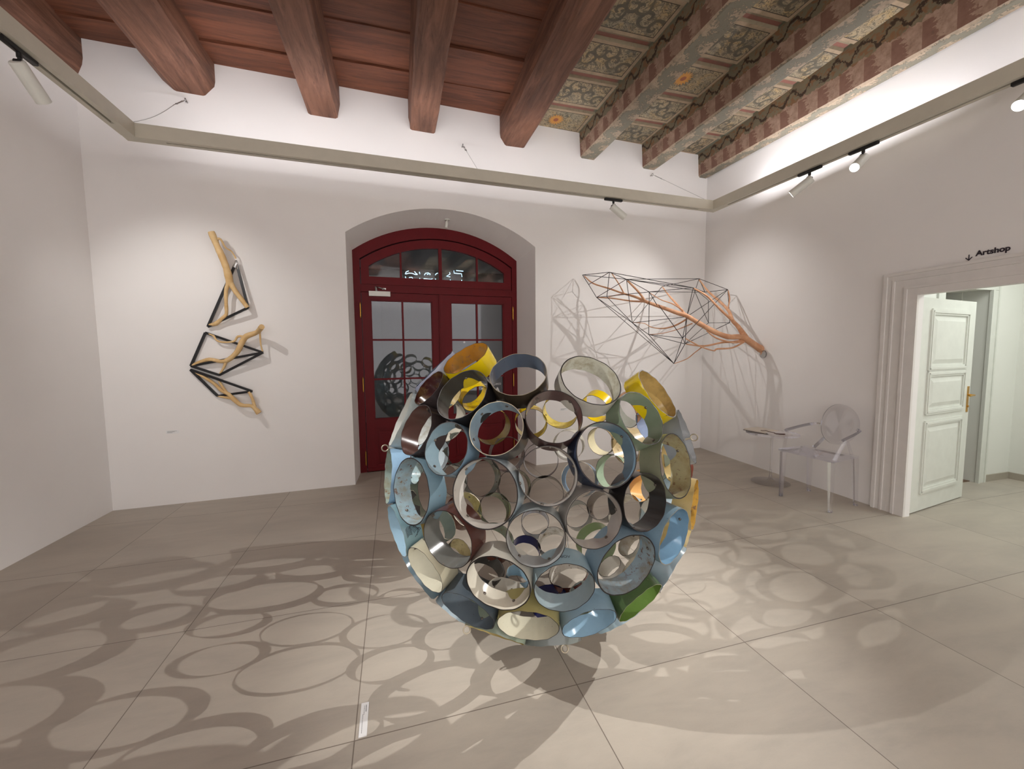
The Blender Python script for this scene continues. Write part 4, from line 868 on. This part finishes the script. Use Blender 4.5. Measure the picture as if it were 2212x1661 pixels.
# ------------------------------------------------------------------ labels
fo_ = thing('floor_label', (-.175, 1.795, 0), 'narrow white caption strip on the floor in front of the sphere', 'label')
m = MB(); m.box((-.175, 1.795, .0012), (.0165, .088, .0008), mi=0); obj('card', m, M_LABEL, fo_)
m = MB(); rr = random.Random(3)
def words_line(x, y0, y1, w_):
    y = y0
    while y > y1: l = rr.uniform(.003, .008); m.box((x, y-l/2, .0022), (w_, l/2, .0002)); y -= l+.0022
words_line(-.169, 1.868, 1.835, .0016); words_line(-.177, 1.866, 1.822, .0009); words_line(-.181, 1.82, 1.725, .0009)
obj('caption_text', m, M_INK, fo_)
for (u, v, wd, lab) in ((373, 933, .115, 'small white caption label on the wall below the three branch sculptures'), (1218, 884, .12, 'small white caption label on the back wall right of the door')):
    c = on_plane(u, v, bwp(0, 0), NW); t = thing('wall_label', c, lab, 'label', 'caption labels on the back wall')
    m = MB(); m.box(c+NW*.0015, (wd/2, .0012, .018), TW, NW); obj('card', m, M_LABEL, t)
    m = MB()
    for q in range(3): m.box(c+NW*.003+UP*(.009-.008*q)-TW*(.01*q+.004), (wd/2-.015-.01*q, .0003, .0012), TW, NW)
    obj('caption_text', m, M_INK, t)

# ------------------------------------------------------------------ right doorway: casing, lettering, open panelled leaf, the shop behind
cs = MB()
def casing(o0, o1, z1, outer, inner, th):   # stepped architrave on the left jamb and head, symmetrical right jamb
    q = 1.25; rbox(DO0-outer*q, DO0-inner*q, 0, z1+outer, 0, th, cs); rbox(DO1+inner*q, DO1+outer*q, 0, z1+outer, 0, th, cs); rbox(DO0-inner*q, DO1+inner*q, z1+inner, z1+outer, 0, th, cs)
for outer, inner, th in ((.225, .20, .035), (.20, .165, .022), (.165, .15, .03), (.15, .085, .018), (.085, .065, .03), (.065, .0, .022)): casing(0, 0, DOH, outer, inner, th)
struct('trim_1', cs, M_CASE)
arw = rwp(0, 0, .001); RX = RDX
pA = on_plane(2107.5, 553.5, rwp(0, 0), RNX)
sg = thing('wall_lettering', pA, 'dark Artshop lettering with a down arrow above the doorway', 'lettering')
text_obj('word', 'Artshop', .060, pA+RNX*.004, RDX, UP, M_SIGN, sg, .0018, .205, .0006)
pB = on_plane(2093.3, 556.5, rwp(0, 0), RNX)+RNX*.002
m = MB()
for a, b in (((0, .022), (0, -.020)), ((-.020, .0), (0, -.021)), ((.020, .0), (0, -.021))):
    A_ = pB+RDX*a[0]+UP*a[1]; B_ = pB+RDX*b[0]+UP*b[1]; d = B_-A_; L = np.linalg.norm(d); d /= L; m.box((A_+B_)/2, (L/2+.002, .0032, .0006), d, np.cross(RNX, d), RNX)
obj('down_arrow', m, M_SIGN, sg)

# open leaf, hinged on the left jamb, standing back into the shop
H0 = np.array([4.715, 2.632, 0]); HD = np.array([.9899, .1420, 0]); HD /= np.linalg.norm(HD); HN = np.array([HD[1], -HD[0], 0])
d2 = thing('door_2', H0, None, None, None, 'structure'); d2['label'] = 'open white three-panel door leaf with brass handle in the right doorway'; d2['category'] = 'door'
def hp(a, z, o): return H0+HD*a+HN*o+UP*z
def hbox(mb, a0, a1, z0, z1, o0, o1): mb.hexa([hp(a0, z0, o0), hp(a1, z0, o0), hp(a1, z0, o1), hp(a0, z0, o1), hp(a0, z1, o0), hp(a1, z1, o0), hp(a1, z1, o1), hp(a0, z1, o1)])
LW, LH = 1.10, 2.07
m = MB(); hbox(m, 0, LW, .012, LH, -.035, 0)
for (z0, z1) in ((.22, .86), (1.0, 1.34), (1.42, 1.93)):
    a0, a1 = .20, LW-.19
    for k_, (ins, o_) in enumerate(((-.03, .014), (-.012, .020), (.006, .012))):
        for (x0, x1, y0, y1) in ((a0+ins-.012, a0+ins+.008, z0+ins, z1-ins), (a1-ins-.008, a1-ins+.012, z0+ins, z1-ins), (a0+ins, a1-ins, z0+ins-.012, z0+ins+.008), (a0+ins, a1-ins, z1-ins-.008, z1-ins+.012)): hbox(m, x0, x1, y0, y1, 0, o_)
    p = [hp(a0+.03, z0+.03, 0), hp(a1-.03, z0+.03, 0), hp(a1-.03, z1-.03, 0), hp(a0+.03, z1-.03, 0), hp(a0+.07, z0+.07, .012), hp(a1-.07, z0+.07, .012), hp(a1-.07, z1-.07, .012), hp(a0+.07, z1-.07, .012)]
    m.add(p, [(4, 5, 6, 7), (0, 1, 5, 4), (1, 2, 6, 5), (2, 3, 7, 6), (3, 0, 4, 7)])
obj('door_leaf', m, M_DOORW, d2)
m = MB(); hbox(m, LW-.065, LW-.03, .93, 1.20, 0, .006); m.tube([hp(LW-.047, 1.11, 0), hp(LW-.047, 1.11, .05)], .009, 10); m.tube([hp(LW-.047, 1.11, .05), hp(LW-.10, 1.112, .055), hp(LW-.15, 1.105, .05)], [.009, .008, .007], 10); m.tube([hp(LW-.047, .99, 0), hp(LW-.047, .99, .014)], .011, 12); obj('handle', m, M_BRASS, d2)
# shop room
sw = MB(); ZT = 3.1
SYb = 3.06   # shop back wall plane
sw.box((5.25, SYb+.15, ZT/2), (.55, .15, ZT/2)); sw.box((7.3, SYb+.15, ZT/2), (.70, .15, ZT/2)); sw.box((6.2, SYb+.15, (2.26+ZT)/2), (.42, .15, (ZT-2.26)/2))
struct('wall_shop_back', sw, M_WALL2)
s2 = MB(); s2.box((7.30, 1.0, ZT/2), (.1, 2.1, ZT/2)); struct('wall_shop_right', s2, M_WALL2)
s3 = MB(); s3.box((6.2, -1.2, ZT/2), (1.3, .1, ZT/2)); struct('wall_shop_front', s3, M_WALL2)
s4 = MB(); s4.box((6.15, 1.1, ZT+.05), (1.35, 2.4, .05)); struct('ceiling_shop', s4, M_WALL2)
s5 = MB(); s5.box((6.9, SYb-.008, .04), (.31, .008, .04)); s5.box((7.192, 1.0, .04), (.008, 2.05, .04)); struct('baseboard_shop', s5, plain('grey_tile_skirting', (172, 164, 150), .5))
s6 = MB()
for (x0, x1, z0, z1, th) in ((6.592, 6.72, 0, 2.252, .02), (6.588, 6.62, 0, 2.256, .032), (6.70, 6.724, 0, 2.384, .03), (5.68, 6.716, 2.254, 2.376, .021), (5.684, 6.712, 2.36, 2.38, .031), (5.69, 5.80, 0, 2.25, .0205)): s6.box(((x0+x1)/2, SYb-th/2, (z0+z1)/2), ((x1-x0)/2, th/2, (z1-z0)/2))
struct('trim_2', s6, M_DOORW)
s7 = MB(); s7.box((6.2, SYb+.95, .004), (.6, .9, .004)); struct('floor_passage', s7, plain('brown_wood_floor', (110, 84, 66), .5))
s8 = MB(); s8.box((6.2, SYb+1.9, 1.3), (1.0, .1, 1.35)); s8.box((5.58, SYb+1.1, 1.3), (.1, .8, 1.3)); s8.box((6.68, SYb+1.1, 1.3), (.1, .86, 1.3)); s8.box((6.2, SYb+1.1, 2.45), (.9, 1.0, .05)); struct('wall_passage', s8, M_WALL2)
bpy.context.view_layer.update()
